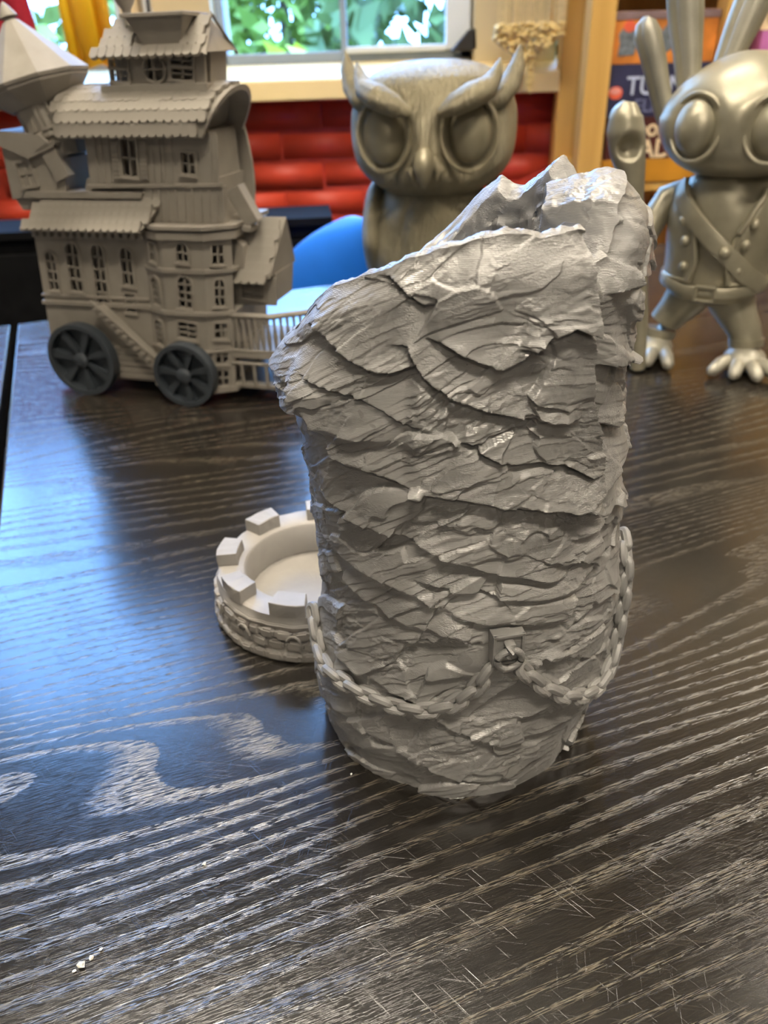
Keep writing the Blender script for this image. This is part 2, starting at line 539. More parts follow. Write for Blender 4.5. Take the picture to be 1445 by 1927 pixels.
# ------------------------------------------------------------------ tables
TA = math.radians(19.9)
def table(name, loc, label, lx, ly):
    r = empty(name, (loc[0], loc[1], FZ), TA)
    tag(r, label, 'table', None)
    MB().span((0, -ly, -FZ - .028), (lx, 0, -FZ)).build('table_top', 'table', r, smooth=False, bevel=.0025)
    f = MB()
    f.span((.04, -ly + .04, -FZ - .075), (lx - .04, -ly + .07, -FZ - .028)); f.span((.04, -.07, -FZ - .075), (lx - .04, -.04, -FZ - .028))
    f.span((.04, -ly + .05, -FZ - .075), (.07, -.05, -FZ - .028)); f.span((lx - .07, -ly + .05, -FZ - .075), (lx - .04, -.05, -FZ - .028))
    f.build('apron', 'black_metal', r, smooth=False)
    for x in (.045, lx - .095):
        for y in (-.095, -ly + .045):
            MB().span((x, y, 0), (x + .05, y + .05, -FZ - .028)).build('leg', 'black_metal', r, smooth=False, bevel=.002)
    return r
P0 = Vector((-0.487, 1.035))
ux = Vector((math.cos(TA), math.sin(TA)))
table('table', (P0.x, P0.y), 'black-brown wood grain table carrying the rocky dice tower', 1.75, 1.30)
P1 = P0 - ux * 1.409
table('table', (P1.x, P1.y), 'black-brown table pushed against the side of the figurine table', 1.40, 1.30)

# ------------------------------------------------------------------ rocky dice tower
def h32(ix, iy, iz, seed):
    ix = ix.astype(np.uint32); iy = iy.astype(np.uint32); iz = iz.astype(np.uint32)
    h = ix * np.uint32(374761393) + iy * np.uint32(668265263) + iz * np.uint32(2246822519) + np.uint32((seed * 1274126177) & 0xffffffff)
    h = (h ^ (h >> np.uint32(13))) * np.uint32(1274126177)
    h = (h ^ (h >> np.uint32(15))) * np.uint32(2654435761)
    return ((h ^ (h >> np.uint32(16))) & np.uint32(0xffffff)).astype(np.float32) / 16777215.0

def vnoise(x, y, z, seed=0):
    """value noise in -1..1"""
    ix = np.floor(x).astype(np.int64); iy = np.floor(y).astype(np.int64); iz = np.floor(z).astype(np.int64)
    fx, fy, fz = x - ix, y - iy, z - iz
    fx = fx ** 3 * (fx * (fx * 6 - 15) + 10); fy = fy ** 3 * (fy * (fy * 6 - 15) + 10); fz = fz ** 3 * (fz * (fz * 6 - 15) + 10)
    r = 0
    for dx in (0, 1):
        for dy in (0, 1):
            for dz in (0, 1):
                wgt = (fx if dx else 1 - fx) * (fy if dy else 1 - fy) * (fz if dz else 1 - fz)
                r = r + wgt * h32(ix + dx, iy + dy, iz + dz, seed)
    return r * 2 - 1

def fbm(x, y, z, octv=3, seed=0):
    r = 0; a = 1.0; t = 0
    for i in range(octv):
        k = 2.03 ** i
        r = r + a * vnoise(x * k + 13.1 * i, y * k - 7.7 * i, z * k + 3.3 * i, seed + i)
        t += a; a *= .5
    return r / t

def chips(x, y, z, seed=0, tilt=.9, off=1.0):
    """broken-stone facets: each cell of a jittered lattice is a tilted plane"""
    ix = np.floor(x).astype(np.int64); iy = np.floor(y).astype(np.int64); iz = np.floor(z).astype(np.int64)
    best = np.full(x.shape, 1e9, np.float32); val = np.zeros(x.shape, np.float32)
    for dx in (-1, 0, 1):
        for dy in (-1, 0, 1):
            for dz in (-1, 0, 1):
                jx, jy, jz = ix + dx, iy + dy, iz + dz
                px = x - (jx + h32(jx, jy, jz, seed)); py = y - (jy + h32(jx, jy, jz, seed + 1)); pz = z - (jz + h32(jx, jy, jz, seed + 2))
                d = px * px + py * py + pz * pz
                g = d < best
                v = (off * (h32(jx, jy, jz, seed + 3) - .5)
                     + tilt * ((h32(jx, jy, jz, seed + 4) - .5) * px + (h32(jx, jy, jz, seed + 5) - .5) * py + (h32(jx, jy, jz, seed + 6) - .35) * pz))
                val = np.where(g, v, val); best = np.where(g, d, best)
    return val

def sstep(a, b, x):
    t = np.clip((x - a) / (b - a), 0, 1)
    return t * t * (3 - 2 * t)

RC = np.array([0.036, 0.306])
ZL = np.array([0, .012, .020, .036, .056, .075, .088, .117, .149, .158, .164, .171, .1765, .1785, .181, .1925, .209, .26])
RL = np.array([66, 67.5, 69.5, 72, 69, 66, 65, 66, 68, 70, 69.5, 72, 69, 71, 77.5, 79, 69, 60]) / 977
ZR = np.array([0, .015, .029, .05, .082, .112, .144, .174, .205, .239, .26])
RR = np.array([62, 66, 70.5, 72.3, 74.0, 69.8, 66.8, 64, 64, 65, 60]) / 977
RTOP_P = np.radians([-180, -174, -140, -100, -84, -76, -60, -51, -33, -17.5, -3, 10, 19, 34, 40, 46, 52, 60, 70, 84, 93, 105, 116, 126, 131, 137, 150, 155, 160, 168, 180])
RTOP_Z = np.array([233, 228, 214, 208, 211, 219, 229, 233, 240, 245.5, 248, 249, 248, 249, 246, 236, 238, 254, 258, 261, 257, 247, 246, 257, 262, 257, 248, 248, 252, 246, 233]) / 1000

def base_radius(phi, z):
    l = np.interp(z, ZL, RL); r = np.interp(z, ZR, RR)
    fr = np.interp(z, [0, .06, .15, .26], [.064, .065, .060, .0545])
    s2 = np.sin(phi) ** 2
    side = np.where(np.sin(phi) > 0, r, l)
    fb = np.where(np.cos(phi) > 0, fr, np.where(np.sin(phi) > 0, .068, .055 + .013 * sstep(-.5, 0, np.sin(phi))))
    return side * s2 + fb * (1 - s2)

# overhanging ledges read off the stone: lists of (angle in degrees, height in mm), then lip, recess, reach
LEDGES = [
    ([(-66, 192), (-58.8, 184), (-52, 171), (-39, 169.5), (-21.7, 163), (-1, 158.5), (27, 152.4), (44.7, 144)], 4.2, 3.6, 11),
    ([(-59.7, 147), (-39.6, 144.7), (-27.3, 140.7), (-.2, 127.5), (28.5, 118.8)], 2.6, 2.8, 8),
    ([(-69.5, 122), (-40.6, 120.4), (-23.3, 115.6), (-7.5, 107.6), (1.4, 105), (20.6, 100.7), (33.7, 100)], 2.2, 2.4, 7),
    ([(-66, 112), (-41, 104), (-19, 98), (-3.3, 97)], 1.6, 1.8, 6),
    ([(-60, 217), (-55, 215), (-42.9, 209.5), (-32, 206.3), (-26, 208)], 4.6, 2.8, 10),
    ([(-35, 236), (-31.9, 234.4), (-20.9, 228)], 2.4, 2.6, 6),
    ([(-26, 216), (-20.4, 205.7), (-9.4, 197.5), (3.7, 191.3), (17, 189), (30, 187)], 3.4, 2.8, 8),
    ([(-15.6, 218), (-6.4, 213), (4.9, 209), (13, 211), (18, 216)], 3.6, 2.6, 8),
    ([(16, 215), (27, 222), (38.6, 217)], 3.0, 2.6, 7),
    ([(-5.3, 180.7), (10, 171.6), (28.6, 169.4), (41, 160)], 2.0, 1.8, 6),
    ([(-19.4, 121.4), (-3.8, 117.8), (12, 114), (31, 111.6), (48, 116)], 1.8, 2.0, 6),
    ([(-59, 66), (-27, 62), (-8.3, 45.7), (8.6, 37), (29, 33), (48, 38)], 1.8, 2.0, 7),
    ([(-58.9, 31.9), (-32, 29), (-8, 15), (17, 7)], 1.6, 1.6, 6),
    ([(-58.3, 197.5), (-40.7, 195.8), (-30.2, 190), (-24.3, 187)], 1.8, 1.8, 6),
    ([(50, 201), (62, 197), (78, 199), (92, 202)], 4.5, 3.6, 10),
    ([(52, 226), (66, 229), (80, 227), (95, 230)], 3.4, 3.0, 9),
    ([(45, 178), (60, 172), (80, 176)], 2.6, 2.4, 8),
    ([(40, 134), (58, 138), (84, 132)], 2.4, 2.2, 7),
    ([(36, 150), (52, 152), (76, 156)], 2.6, 2.2, 7),
    ([(30, 88), (48, 96), (70, 94)], 1.4, 1.6, 6),
]

def rock_displacement(phi, z, r0):
    """outward displacement in mm"""
    sm = phi * 65.0; zm = z * 1000.0
    X = r0 * np.sin(phi) * 1000; Y = -r0 * np.cos(phi) * 1000
    d = 2.4 * fbm(X / 34, Y / 34, zm / 30, 2, 3)
    # tilted strata: steep to the left, level in front, rising to the right
    slope = .55 / (1 + np.exp((sm + 6) / 14)) - .22 / (1 + np.exp(-(sm - 45) / 10))
    A = .55 * -14 * np.log1p(np.exp(-(sm + 6) / 14)) * -1
    A = -A - .22 * 10 * np.log1p(np.exp((sm - 45) / 10))
    q = zm - A * 1.0
    w1 = fbm(X / 22, Y / 22, zm / 18, 3, 11); w2 = fbm(X / 14, Y / 14, zm / 12, 2, 17)
    d += 3.6 * chips(X / 28 + .2 * w1, Y / 28 + .2 * w2, q / 16 + .2 * w1, 21, 1.1, .75)
    for per, amp, sd, th in ((17., 1.9, 31, -.05), (7.5, .85, 41, .02), (3.2, .52, 51, -.05)):
        qq = q / per + .55 * w1 + .18 * w2
        k = np.floor(qq); f = qq - k
        m = sstep(th, th + .45, vnoise(X / (per * 1.2 + 16) + k * 3.7, Y / (per * 1.2 + 16) - k * 1.3, k * .77, sd))
        d += amp * m * ((1 - f) ** 1.6 - .33)
    calm = sstep(-.1, .45, vnoise(X / 18, Y / 18, q / 12, 77))
    d += (.3 + .65 * calm) * chips(X / 13 + .3 * w1, Y / 13 + .3 * w2, q / 6.0, 61, 1.2, .8)
    d += (.05 + .38 * calm) * chips(X / 3.3, Y / 3.3, q / 2.2, 71, 1.3, .9)
    d += (.07 + .3 * calm) * fbm(X / 2.6, Y / 2.6, q / 1.5, 3, 81)
    # named ledges
    for pts, lip, rec, reach in LEDGES:
        ps = np.array([(math.radians(a) * 65, h) for a, h in pts])
        sw = sm + 1.2 * w2
        zi = np.interp(sw, ps[:, 0], ps[:, 1]) + 1.6 * w1 + .7 * w2
        env = sstep(ps[0, 0] - 7, ps[0, 0] + 3, sw) * (1 - sstep(ps[-1, 0] - 3, ps[-1, 0] + 7, sw))
        u = zm - zi
        up = np.where(u >= 0, np.exp(-np.clip(u, 0, 99) / reach), 0)
        dn = np.where(u < 0, np.exp(np.clip(u, -99, 0) / (reach * .45)), 0)
        k = 1.3 if pts[0][1] < 160 else 1.0
        d += env * k * (lip * up - rec * dn) - env * 1.9 * np.exp(-((u + .7) / .75) ** 2)
    # left-facing step beside the pale strip, down the middle
    edge = -24.5 * 65 * math.pi / 180 + 1.0 * w1
    env = sstep(160, 172, zm) * (1 - sstep(212, 226, zm))
    d += env * (2.6 * sstep(-3, 4, sm - edge) - 1.2) * np.exp(-np.abs(sm - edge) / 22)
    # front mass ends in a cliff, the right pillar stands back behind a gully
    g = np.interp(zm, [165, 187, 210, 227, 250], [46, 40, 36.5, 35.5, 36]) * math.pi / 180 * 65 + 1.6 * w1
    env = sstep(150, 185, zm)
    d += env * (4.6 * np.exp(-np.clip(g - sm, 0, 99) / 12) * (sm <= g) - 12.0 * np.exp(-np.clip(sm - g, 0, 99) / 15) * (sm > g))
    # toe of the rock flares into flakes on the left
    d += 3.0 * sstep(-45, -70, np.degrees(phi)) * (1 - sstep(18, 46, zm)) * (.5 + .8 * w1)
    return d

def make_rock():
    vis = np.linspace(-1.95, 1.95, 640); back = np.linspace(1.95, 2 * math.pi - 1.95, 122)[1:-1]
    phi = np.concatenate([vis, back]); phi = np.where(phi > math.pi, phi - 2 * math.pi, phi)
    nph = len(phi)
    T = np.linspace(0, 1, 760)
    zt = np.interp(phi, RTOP_P, RTOP_Z)
    zt = zt + .0016 * fbm(np.sin(phi) * 5, np.cos(phi) * 5, phi * 0, 2, 91)
    PH, TT = np.meshgrid(phi, T)
    Z = TT * zt[None, :]
    R0 = base_radius(PH, Z)
    D = rock_displacement(PH, Z, R0) / 1000.0
    pl = np.exp(-((PH * 65 - 11.6) / 9.5) ** 4 - ((Z * 1000 - 91.5) / 11.0) ** 4)
    D = D * (1 - pl) + .0005 * pl
    lft = (1 - sstep(-68, -56, np.degrees(PH))) * sstep(-125, -110, np.degrees(PH)) * (1 - sstep(.135, .16, Z))
    D = D * (1 - .5 * lft)
    side = sstep(-175, -160, np.degrees(PH)) * (1 - sstep(-118, -104, np.degrees(PH))) * (1 - sstep(.045, .06, Z))
    D = D * (1 - side) - .003 * side
    D = np.clip(D, -.0135, .009)
    Dp = np.pad(D, ((1, 1), (0, 0)), 'edge')
    D = .7 * D + .15 * (Dp[:-2] + Dp[2:])
    D[:, 1:639] = .7 * D[:, 1:639] + .15 * (D[:, 0:638] + D[:, 2:640])
    # keep the very foot flat on the table
    top = sstep(.86, 1.0, TT)
    R = R0 + D * (1 - .5 * top) - .006 * sstep(.93, 1.0, TT) ** 2
    drop = -.35 * D * sstep(.0, .08, TT) * (1 - top)
    Zf = np.maximum(Z + drop, 0.0002 * TT)
    rows_r = [R[i] for i in range(len(T))]; rows_z = [Zf[i] for i in range(len(T))]
    # rim, then the inside of the shaft
    rl, zl = R[-1], Zf[-1]
    dg = np.degrees(phi)
    thick = .0115 + .016 * sstep(50, 62, dg) * (1 - sstep(96, 112, dg))
    steps = 46
    for i in range(1, steps + 1):
        t = i / steps
        rr = rl - t * thick
        zz = zl + .0012 * math.sin(min(t * 2, 1) * math.pi) - .004 * t ** 3
        k = fbm(rr * np.sin(phi) * 320, rr * np.cos(phi) * 320, zz * 320, 3, 7)
        rows_r.append(rr); rows_z.append(zz + .0011 * k * min(1, t * 4))
    zi = rows_z[-1]; ri = rows_r[-1]
    steps = 110
    for i in range(1, steps + 1):
        t = i / steps
        zz = zi * (1 - t) + (.15) * t
        k = fbm(np.sin(phi) * 14, np.cos(phi) * 14, zz * 260, 4, 8) + .8 * chips(np.sin(phi) * 7, np.cos(phi) * 7, zz * 130, 9, 1.1, .7)
        rows_r.append(np.minimum(ri - .004 * t + .0022 * k * min(1, t * 8), base_radius(phi, zz) - .006)); rows_z.append(zz)
    Rr = np.array(rows_r); Zz = np.array(rows_z)
    PX = RC[0] + Rr * np.sin(phi)[None, :]; PY = RC[1] - Rr * np.cos(phi)[None, :]
    m = Rr.shape[0]
    V = np.stack([PX - RC[0], PY - RC[1], Zz], -1).reshape(-1, 3)
    V = np.concatenate([V, [[0, 0, .14], [0, 0, 0]]], 0)
    I = np.arange(m * nph).reshape(m, nph)
    J = np.roll(I, -1, axis=1)
    quads = np.stack([I[:-1], J[:-1], J[1:], I[1:]], -1).reshape(-1, 4)
    me = bpy.data.meshes.new('rock_body')
    nq = len(quads); nc = nph * 2
    tri = np.concatenate([np.stack([I[-1], J[-1], np.full(nph, m * nph)], -1), np.stack([J[0], I[0], np.full(nph, m * nph + 1)], -1)])
    me.vertices.add(len(V)); me.vertices.foreach_set('co', V.astype(np.float32).ravel())
    loops = np.concatenate([quads.ravel(), tri.ravel()]).astype(np.int32)
    me.loops.add(len(loops)); me.loops.foreach_set('vertex_index', loops)
    me.polygons.add(nq + nc)
    st = np.concatenate([np.arange(nq) * 4, nq * 4 + np.arange(nc) * 3]).astype(np.int32)
    me.polygons.foreach_set('loop_start', st)
    me.update(calc_edges=True); me.validate()
    me.shade_smooth(); me.set_sharp_from_angle(angle=math.radians(38))
    order = np.argsort(phi)
    return me, (phi[order], R[:, order], Zf[:, order])

rock_me, rock_grid = make_rock()
tower = empty('dice_tower', (RC[0], RC[1], 0))
tag(tower, 'tall grey rock-like dice tower with a sculpted chain, on the black table', 'dice tower')
put('rock_body', rock_me, 'rock', tower)

def rock_point(deg, zmm, lift=0.0):
    """point on the stone (tower local), pushed outward by lift"""
    ph, R, Z = rock_grid
    j = int(np.clip(np.searchsorted(ph, math.radians(deg)), 2, len(ph) - 3))
    i = int(np.clip(np.searchsorted(Z[:, j], zmm / 1000), 3, R.shape[0] - 4))
    r = float(np.median(R[i - 12:i + 13, j - 8:j + 9])) * .5 + float(np.max(R[max(0, i - 8):i + 9, j - 6:j + 7])) * .5 + lift
    a = math.radians(deg)
    return Vector((r * math.sin(a), -r * math.cos(a), zmm / 1000))

def link_mesh():
    """one stadium-shaped chain link lying along x"""
    pts = []
    a, b = .0024, .0020
    for k in range(20):
        t = 2 * math.pi * k / 20
        pts.append((b * math.cos(t) + math.copysign(a, math.cos(t)) * (1 if abs(math.cos(t)) > 1e-6 else 0), b * math.sin(t), 0))
    m = MB().tube(pts, .0022, 8, closed=True)
    return m.mesh('chain_link')
LINK = link_mesh(); LINK.materials.append(M['rock'])

def chain(points, lift):
    P = [rock_point(a, h, lift) for a, h in points]
    # resample evenly
    Q = []
    for i in range(len(P) - 1):
        for k in range(24):
            Q.append(P[i].lerp(P[i + 1], k / 24))
    Q.append(P[-1])
    for _ in range(30):
        Q = [Q[0]] + [(Q[i - 1] + Q[i] * 2 + Q[i + 1]) / 4 for i in range(1, len(Q) - 1)] + [Q[-1]]
    pos = [Q[0]]; acc = 0
    for i in range(1, len(Q)):
        seg = (Q[i] - Q[i - 1]).length
        acc += seg
        if acc >= .0068:
            pos.append(Q[i]); acc = 0
    for i in range(len(pos) - 1):
        mid = (pos[i] + pos[i + 1]) / 2
        t = (pos[i + 1] - pos[i]).normalized()
        n = Vector((mid.x, mid.y, 0)).normalized()
        n = (n - t * n.dot(t)).normalized()
        s = t.cross(n)
        tw = math.radians(38 if i % 2 else -38)
        n2 = n * math.cos(tw) + s * math.sin(tw); s2 = n2.cross(t)
        o = put('chain_link', LINK, 'rock', tower)
        mm = Matrix(((t.x, s2.x, n2.x, mid.x), (t.y, s2.y, n2.y, mid.y), (t.z, s2.z, n2.z, mid.z), (0, 0, 0, 1)))
        o.matrix_local = mm
chain([(-84, 70), (-72, 56), (-63, 55), (-55.1, 54.8), (-43.5, 54.5), (-31.5, 54.9), (-20.7, 55.9), (-10.5, 59), (-1.7, 67.7), (3.2, 78), (6.6, 86)], .0026)
chain([(15.2, 81), (19.5, 73.5), (25.2, 65.9), (34, 56.5), (44.3, 49.2), (54.2, 45.8), (63, 48.5), (69.5, 56), (73, 70), (76, 87), (80, 100), (88, 106)], .0026)

# iron plate with staple and ring
pp = rock_point(10.2, 93.5, .0030)
ang = math.radians(10.2)
Rz = Matrix.Rotation(ang, 3, 'Z')
def on_plate(x, y, z):
    v = Rz @ Vector((x, y, z)); return (v.x + pp.x, v.y + pp.y, v.z + pp.z)
m_ = MB().box(on_plate(0, .0005, -.001), (.0135, .005, .0150), Rz)
plate = m_.build('wall_plate', 'rock', tower, smooth=False, bevel=.0004)
m_ = MB()
for c, d in (((0, -.0024, .0058), (.0135, .0012, .0014)), ((-.006, -.0024, -.001), (.0014, .0012, .0150)), ((.006, -.0024, -.001), (.0014, .0012, .0150)), ((0, -.0024, -.0078), (.0135, .0012, .0014))):
    m_.box(on_plate(*c), d, Rz)
m_.build('raised_border', 'rock', plate, smooth=False, bevel=.0003)
m_ = MB(); pts = [on_plate(0, -.002, .003), on_plate(0, -.0048, .0026), on_plate(0, -.0062, .0004), on_plate(0, -.0058, -.0022), on_plate(0, -.003, -.0034)]
m_.tube(pts, .0017, 8, flat=(1.25, .6)); m_.build('staple', 'rock', tower)
pts = [on_plate(.0051 * math.cos(t), -.0040 - .0006 * math.sin(t), -.0050 + .0051 * math.sin(t)) for t in np.linspace(0, 2 * math.pi, 40, endpoint=False)]
MB().tube(pts, .00155, 10, closed=True).build('ring', 'rock', tower)
# ------------------------------------------------------------------ crooked house on wheels
HS = empty('house_model', (-0.25, 0.753, 0), math.radians(-15.95))
tag(HS, 'warm grey printed model of a crooked storybook house on four dark wheels', 'model house')
def mm(*p):
    return tuple(x / 1000.0 for x in p)
def hx(poly, v0, v1):
    """front polygon (u, w) in mm swept in depth from v0 to v1"""
    return MB().prism([(a / 1000, b / 1000) for a, b in poly], v0 / 1000, v1 / 1000)
def part(name, mb, parent=None, mat='house', bevel=.0004, smooth=False):
    return mb.build(name, mat, parent or HS, smooth=smooth, bevel=bevel)

def arch(w, h, n=8):
    r = w / 2
    if n == 0:
        return [(-r, 0), (r, 0), (r, h), (-r, h)]
    return [(-r, 0), (r, 0)] + [(r * math.cos(t), h - r + r * math.sin(t)) for t in np.linspace(0, math.pi, n + 1)]
WIN = {}
def window_mesh(w, h, arched, bars):
    key = (w, h, arched, bars)
    if key in WIN:
        return WIN[key]
    m = MB()
    n = 8 if arched else 0
    o = arch(w + 4.4, h + 3.2, n); i = arch(w, h, n)
    o = [(x, y - 1.0) for x, y in o]
    k = len(o)
    vs = [(x, -1.6, y) for x, y in o] + [(x, -1.6, y) for x, y in i] + [(x, .6, y) for x, y in o] + [(x, 3.4, y) for x, y in i]
    fs = []
    for a in range(k):
        b = (a + 1) % k
        fs += [(a, b, k + b, k + a), (a, 2 * k + a, 2 * k + b, b), (k + a, k + b, 3 * k + b, 3 * k + a)]
    m.add([mm(*v) for v in vs], fs)
    m.box(mm(0, .5, h / 2), mm(1.5, 1.6, h))
    for t in range(1, bars):
        m.box(mm(0, .5, h * t / bars), mm(w, 1.6, 1.4))
    m.box(mm(0, -1.4, -1.6), mm(w + 5, 3.0, 1.6))
    WIN[key] = m.mesh('window', smooth=False); WIN[key].materials.append(M['house'])
    return WIN[key]

def facade(name, p0, p1, z0, z1, wins, lean=.105, thick=3.2, parent=None):
    """wall panel from plan point p0 to p1 with real window openings; wins = (x, z, w, h, arched, bars)"""
    p0 = Vector(p0); p1 = Vector(p1)
    ln = (p1 - p0).length; d = (p1 - p0) / ln; nrm = Vector((d.y, -d.x))
    if nrm.y > 0:
        nrm = -nrm
    def P(x, t, z):
        q = p0 + d * x + nrm * (-t)
        return mm(q.x + lean * z, q.y, z)
    xs = sorted({0.0, ln} | {w_[0] - w_[2] / 2 for w_ in wins} | {w_[0] + w_[2] / 2 for w_ in wins})
    zs = sorted({z0, z1} | {w_[1] for w_ in wins} | {w_[1] + w_[3] for w_ in wins})
    m = MB()
    for a, b in zip(xs[:-1], xs[1:]):
        for c, e in zip(zs[:-1], zs[1:]):
            cx_, cz_ = (a + b) / 2, (c + e) / 2
            if any(abs(cx_ - w_[0]) < w_[2] / 2 and w_[1] < cz_ < w_[1] + w_[3] for w_ in wins):
                continue
            vs = [P(x, t, z) for x in (a, b) for t in (0, thick) for z in (c, e)]
            m.add(vs, [(0, 1, 3, 2), (4, 6, 7, 5), (0, 4, 5, 1), (2, 3, 7, 6), (0, 2, 6, 4), (1, 5, 7, 3)])
    o = part(name, m, parent, bevel=0)
    for x, z, w_, h_, ar, bars in wins:
        if bars == 0:
            continue
        q = Vector(P(x, 0, z))
        k = put('window', window_mesh(w_, h_, ar, bars), 'house', o, q)
        k.rotation_euler = (0, math.atan(lean), math.atan2(d.y, d.x))
    return o

# main masses (set back behind the fronts)
part('lower_body', hx([(-104, 13), (101, 13), (118, 166), (-85, 180)], 34, 104))
facade('front_wall', (-106, 14), (14, 14), 46, 166, [
    (14, 104, 11, 38, True, 4), (40, 104, 14, 47, True, 4), (68, 92, 13, 58, True, 5), (99, 112, 12, 36, True, 3), (99, 86, 10, 18, False, 2)])
part('left_wall', hx([(-106, 14), (-102, 14), (-85, 176), (-89, 176)], 15, 60))
plinth = part('plinth', hx([(-106, 13), (20, 13), (23, 47), (-103, 47)], 15, 24))
for i in range(5):
    z = 16 + i * 6.4
    part('siding_board', hx([(-107 + z * .105, z), (14 + z * .105, z), (14 + (z + 5.4) * .105, z + 5.4), (-107 + (z + 5.4) * .105, z + 5.4)], 12.4, 15.6), plinth)
# octagonal bay on the right
BAY = [(14, 14), (38, 3), (80, 3), (103, 15)]
BW = [[(13, 137, 9, 17, False, 2), (13, 96, 10, 27, True, 4), (13, 56, 11, 26, True, 4), (13, 20, 10, 20, False, 3)],
      [(21, 139, 11, 17, True, 2), (21, 96, 14, 30, True, 4), (21, 66, 19, 16, False, 3), (21, 36, 19, 14, False, 3), (21, 15, 14, 16, False, 2)],
      [(13, 137, 10, 17, False, 2), (13, 98, 9, 25, True, 3), (13, 66, 12, 15, False, 2), (13, 40, 12, 16, False, 2), (13, 17, 11, 16, False, 2)]]
for k in range(3):
    facade('bay_wall', BAY[k], BAY[k + 1], 13, 160, BW[k])
def bay_band(name, z, h, out):
    m = MB()
    pl = [(BAY[0][0] - out * .3, BAY[0][1] + 6), (BAY[0][0] - out * .5, BAY[0][1] - out * .5), (BAY[1][0] - out * .5, BAY[1][1] - out), (BAY[2][0] + out * .5, BAY[2][1] - out), (BAY[3][0] + out * .8, BAY[3][1] - out * .4), (BAY[3][0] + out * .8, 90), (BAY[0][0], 90)]
    m.prism([(a / 1000, b / 1000) for a, b in pl], z / 1000, (z + h) / 1000, lambda x, y, t: (x + .105 * t, y, t))
    part(name, m)
for z, h, o in ((159, 7, 5), (168, 4, 7), (129, 4, 3), (89, 4, 3.4), (52, 3, 2.6), (10, 5, 3)):
    bay_band('cornice', z, h, o)
for z, h, o in ((90, 4, 3.0), (98, 2.5, 2.0), (46, 3, 2.5)):
    part('string_course', hx([(-108 + .105 * z, z), (14 + .105 * z, z), (14 + .105 * (z + h), z + h), (-108 + .105 * (z + h), z + h)], 14 - o, 16))
# dentils under the front eave
for i in range(15):
    u = -84 + i * 8.2
    part('bracket', hx([(u, 158), (u + 4.2, 158), (u + 4.6, 169), (u + .4, 169)], 3, 14))
# shingled skirt roof over the front
part('skirt_roof', MB().prism([mm(-2, 168), mm(16, 194), mm(26, 194), mm(26, 168)], -.088, .040, lambda y, z, t: (t + .02 * (z - .168) / .026, y, z)))
TILE = MB().prism([mm(-3.9, 0), mm(-2.6, -2.0), mm(0, -2.8), mm(2.6, -2.0), mm(3.9, 0), mm(3.9, 8), mm(-3.9, 8)], -.0019, .0013).mesh('shingle', smooth=False)
TILE.materials.append(M['house'])
def shingle(p, rx, rz=0.0, parent=None, s=1.0):
    o = put('shingle', TILE, 'house', parent or HS, mm(*p))
    o.rotation_euler = (rx, 0, rz); o.scale = (s, 1, s)
    return o
skirt_me = None
for r in range(4):
    for c in range(16):
        v = -3.2 + r * 4.4; z = 167.5 + r * 6.6
        shingle((-84 + c * 7.9 + (4 if r % 2 else 0) + r * 4.6, v, z), math.radians(-35))
part('roof_ridge', hx([(-86, 192), (38, 193), (40, 198), (-84, 198)], 8, 30))
part('gutter', hx([(-90, 164.5), (38, 164.5), (39, 168), (-90, 168)], -4, 4))
# storey above the skirt roof and the planked upper storey
part('middle_body', hx([(-40, 170), (104, 166), (106, 208), (-22, 208)], 20, 96))
facade('upper_wall', (-36, 13), (92, 13), 204, 246, [(43, 211, 15, 30, False, 2), (101, 213, 13, 17, False, 2)])
part('upper_body', hx([(-16, 200), (100, 200), (103, 246), (-14, 250)], 27, 88))
part('upper_band', hx([(-18, 201), (119, 203), (119.5, 206), (-17.5, 204)], 9.5, 14))
part('middle_wall', hx([(38, 172), (116, 170), (119, 203), (40, 203)], 12, 21))
for i in range(9):
    u = 44 + i * 8.2
    part('panel_stile', hx([(u, 174), (u + 2, 174), (u + 5, 201), (u + 3, 201)], 10.4, 12.2))
for u in (-6, 0.5, 8, 51, 58, 62, 70, 108, 114):
    part('board_batten', hx([(u, 206), (u + 1.8, 206), (u + 6, 244), (u + 4.2, 244)], 11.4, 13.2))
for sgn in (-1, 1):                                        # louvred shutters
    sh = part('shutter', hx([(30 + sgn * 14 - 3.5, 208), (30 + sgn * 14 + 3.5, 208), (33.5 + sgn * 14 + 3.5, 240), (33.5 + sgn * 14 - 3.5, 240)], 10.6, 13))
    for j in range(8):
        z = 210 + j * 3.7
        part('slat', MB().box(mm(30 + sgn * 14 + .105 * (z - 208), 10.2, z), mm(6, 1.4, 1.5)), sh, bevel=0)
# barrel roof with its open arched end
def barrel(v, off=0.0):
    """profile (depth, height) of the vault, t in 0..1 front eave to back eave"""
    t = v
    y = 46 - (43 + off) * math.cos(math.pi * t)
    z = 243 + (38 + off) * (math.sin(math.pi * t) ** .80)
    return y, z
m = MB(); n = 22
for k in range(n):
    pass
outer = [barrel(k / n) for k in range(n + 1)]; inner = [barrel(k / n, -4) for k in range(n + 1)]
vs = []; fs = []
def ends(z):
    f = (z - 243) / 38
    return -31 - 8 * f, 110 + 22 * f
for (y, z), (y2, z2) in zip(outer, inner):
    a, b = ends(z)
    vs += [mm(a, y, z), mm(b, y, z), mm(a, y2, z2 - .5), mm(b - 1, y2, z2 - .5)]
for k in range(n):
    i, j = 4 * k, 4 * k + 4
    fs += [(i, i + 1, j + 1, j), (i + 2, j + 2, j + 3, i + 3), (i + 1, i + 3, j + 3, j + 1), (i, j, j + 2, i + 2)]
fs += [(0, 2, 3, 1), (4 * n, 4 * n + 1, 4 * n + 3, 4 * n + 2)]
m.add(vs, fs)
vault = part('barrel_roof', m, bevel=0)
gp = [mm(*barrel(k / n, -4.2)) for k in range(n + 1)]
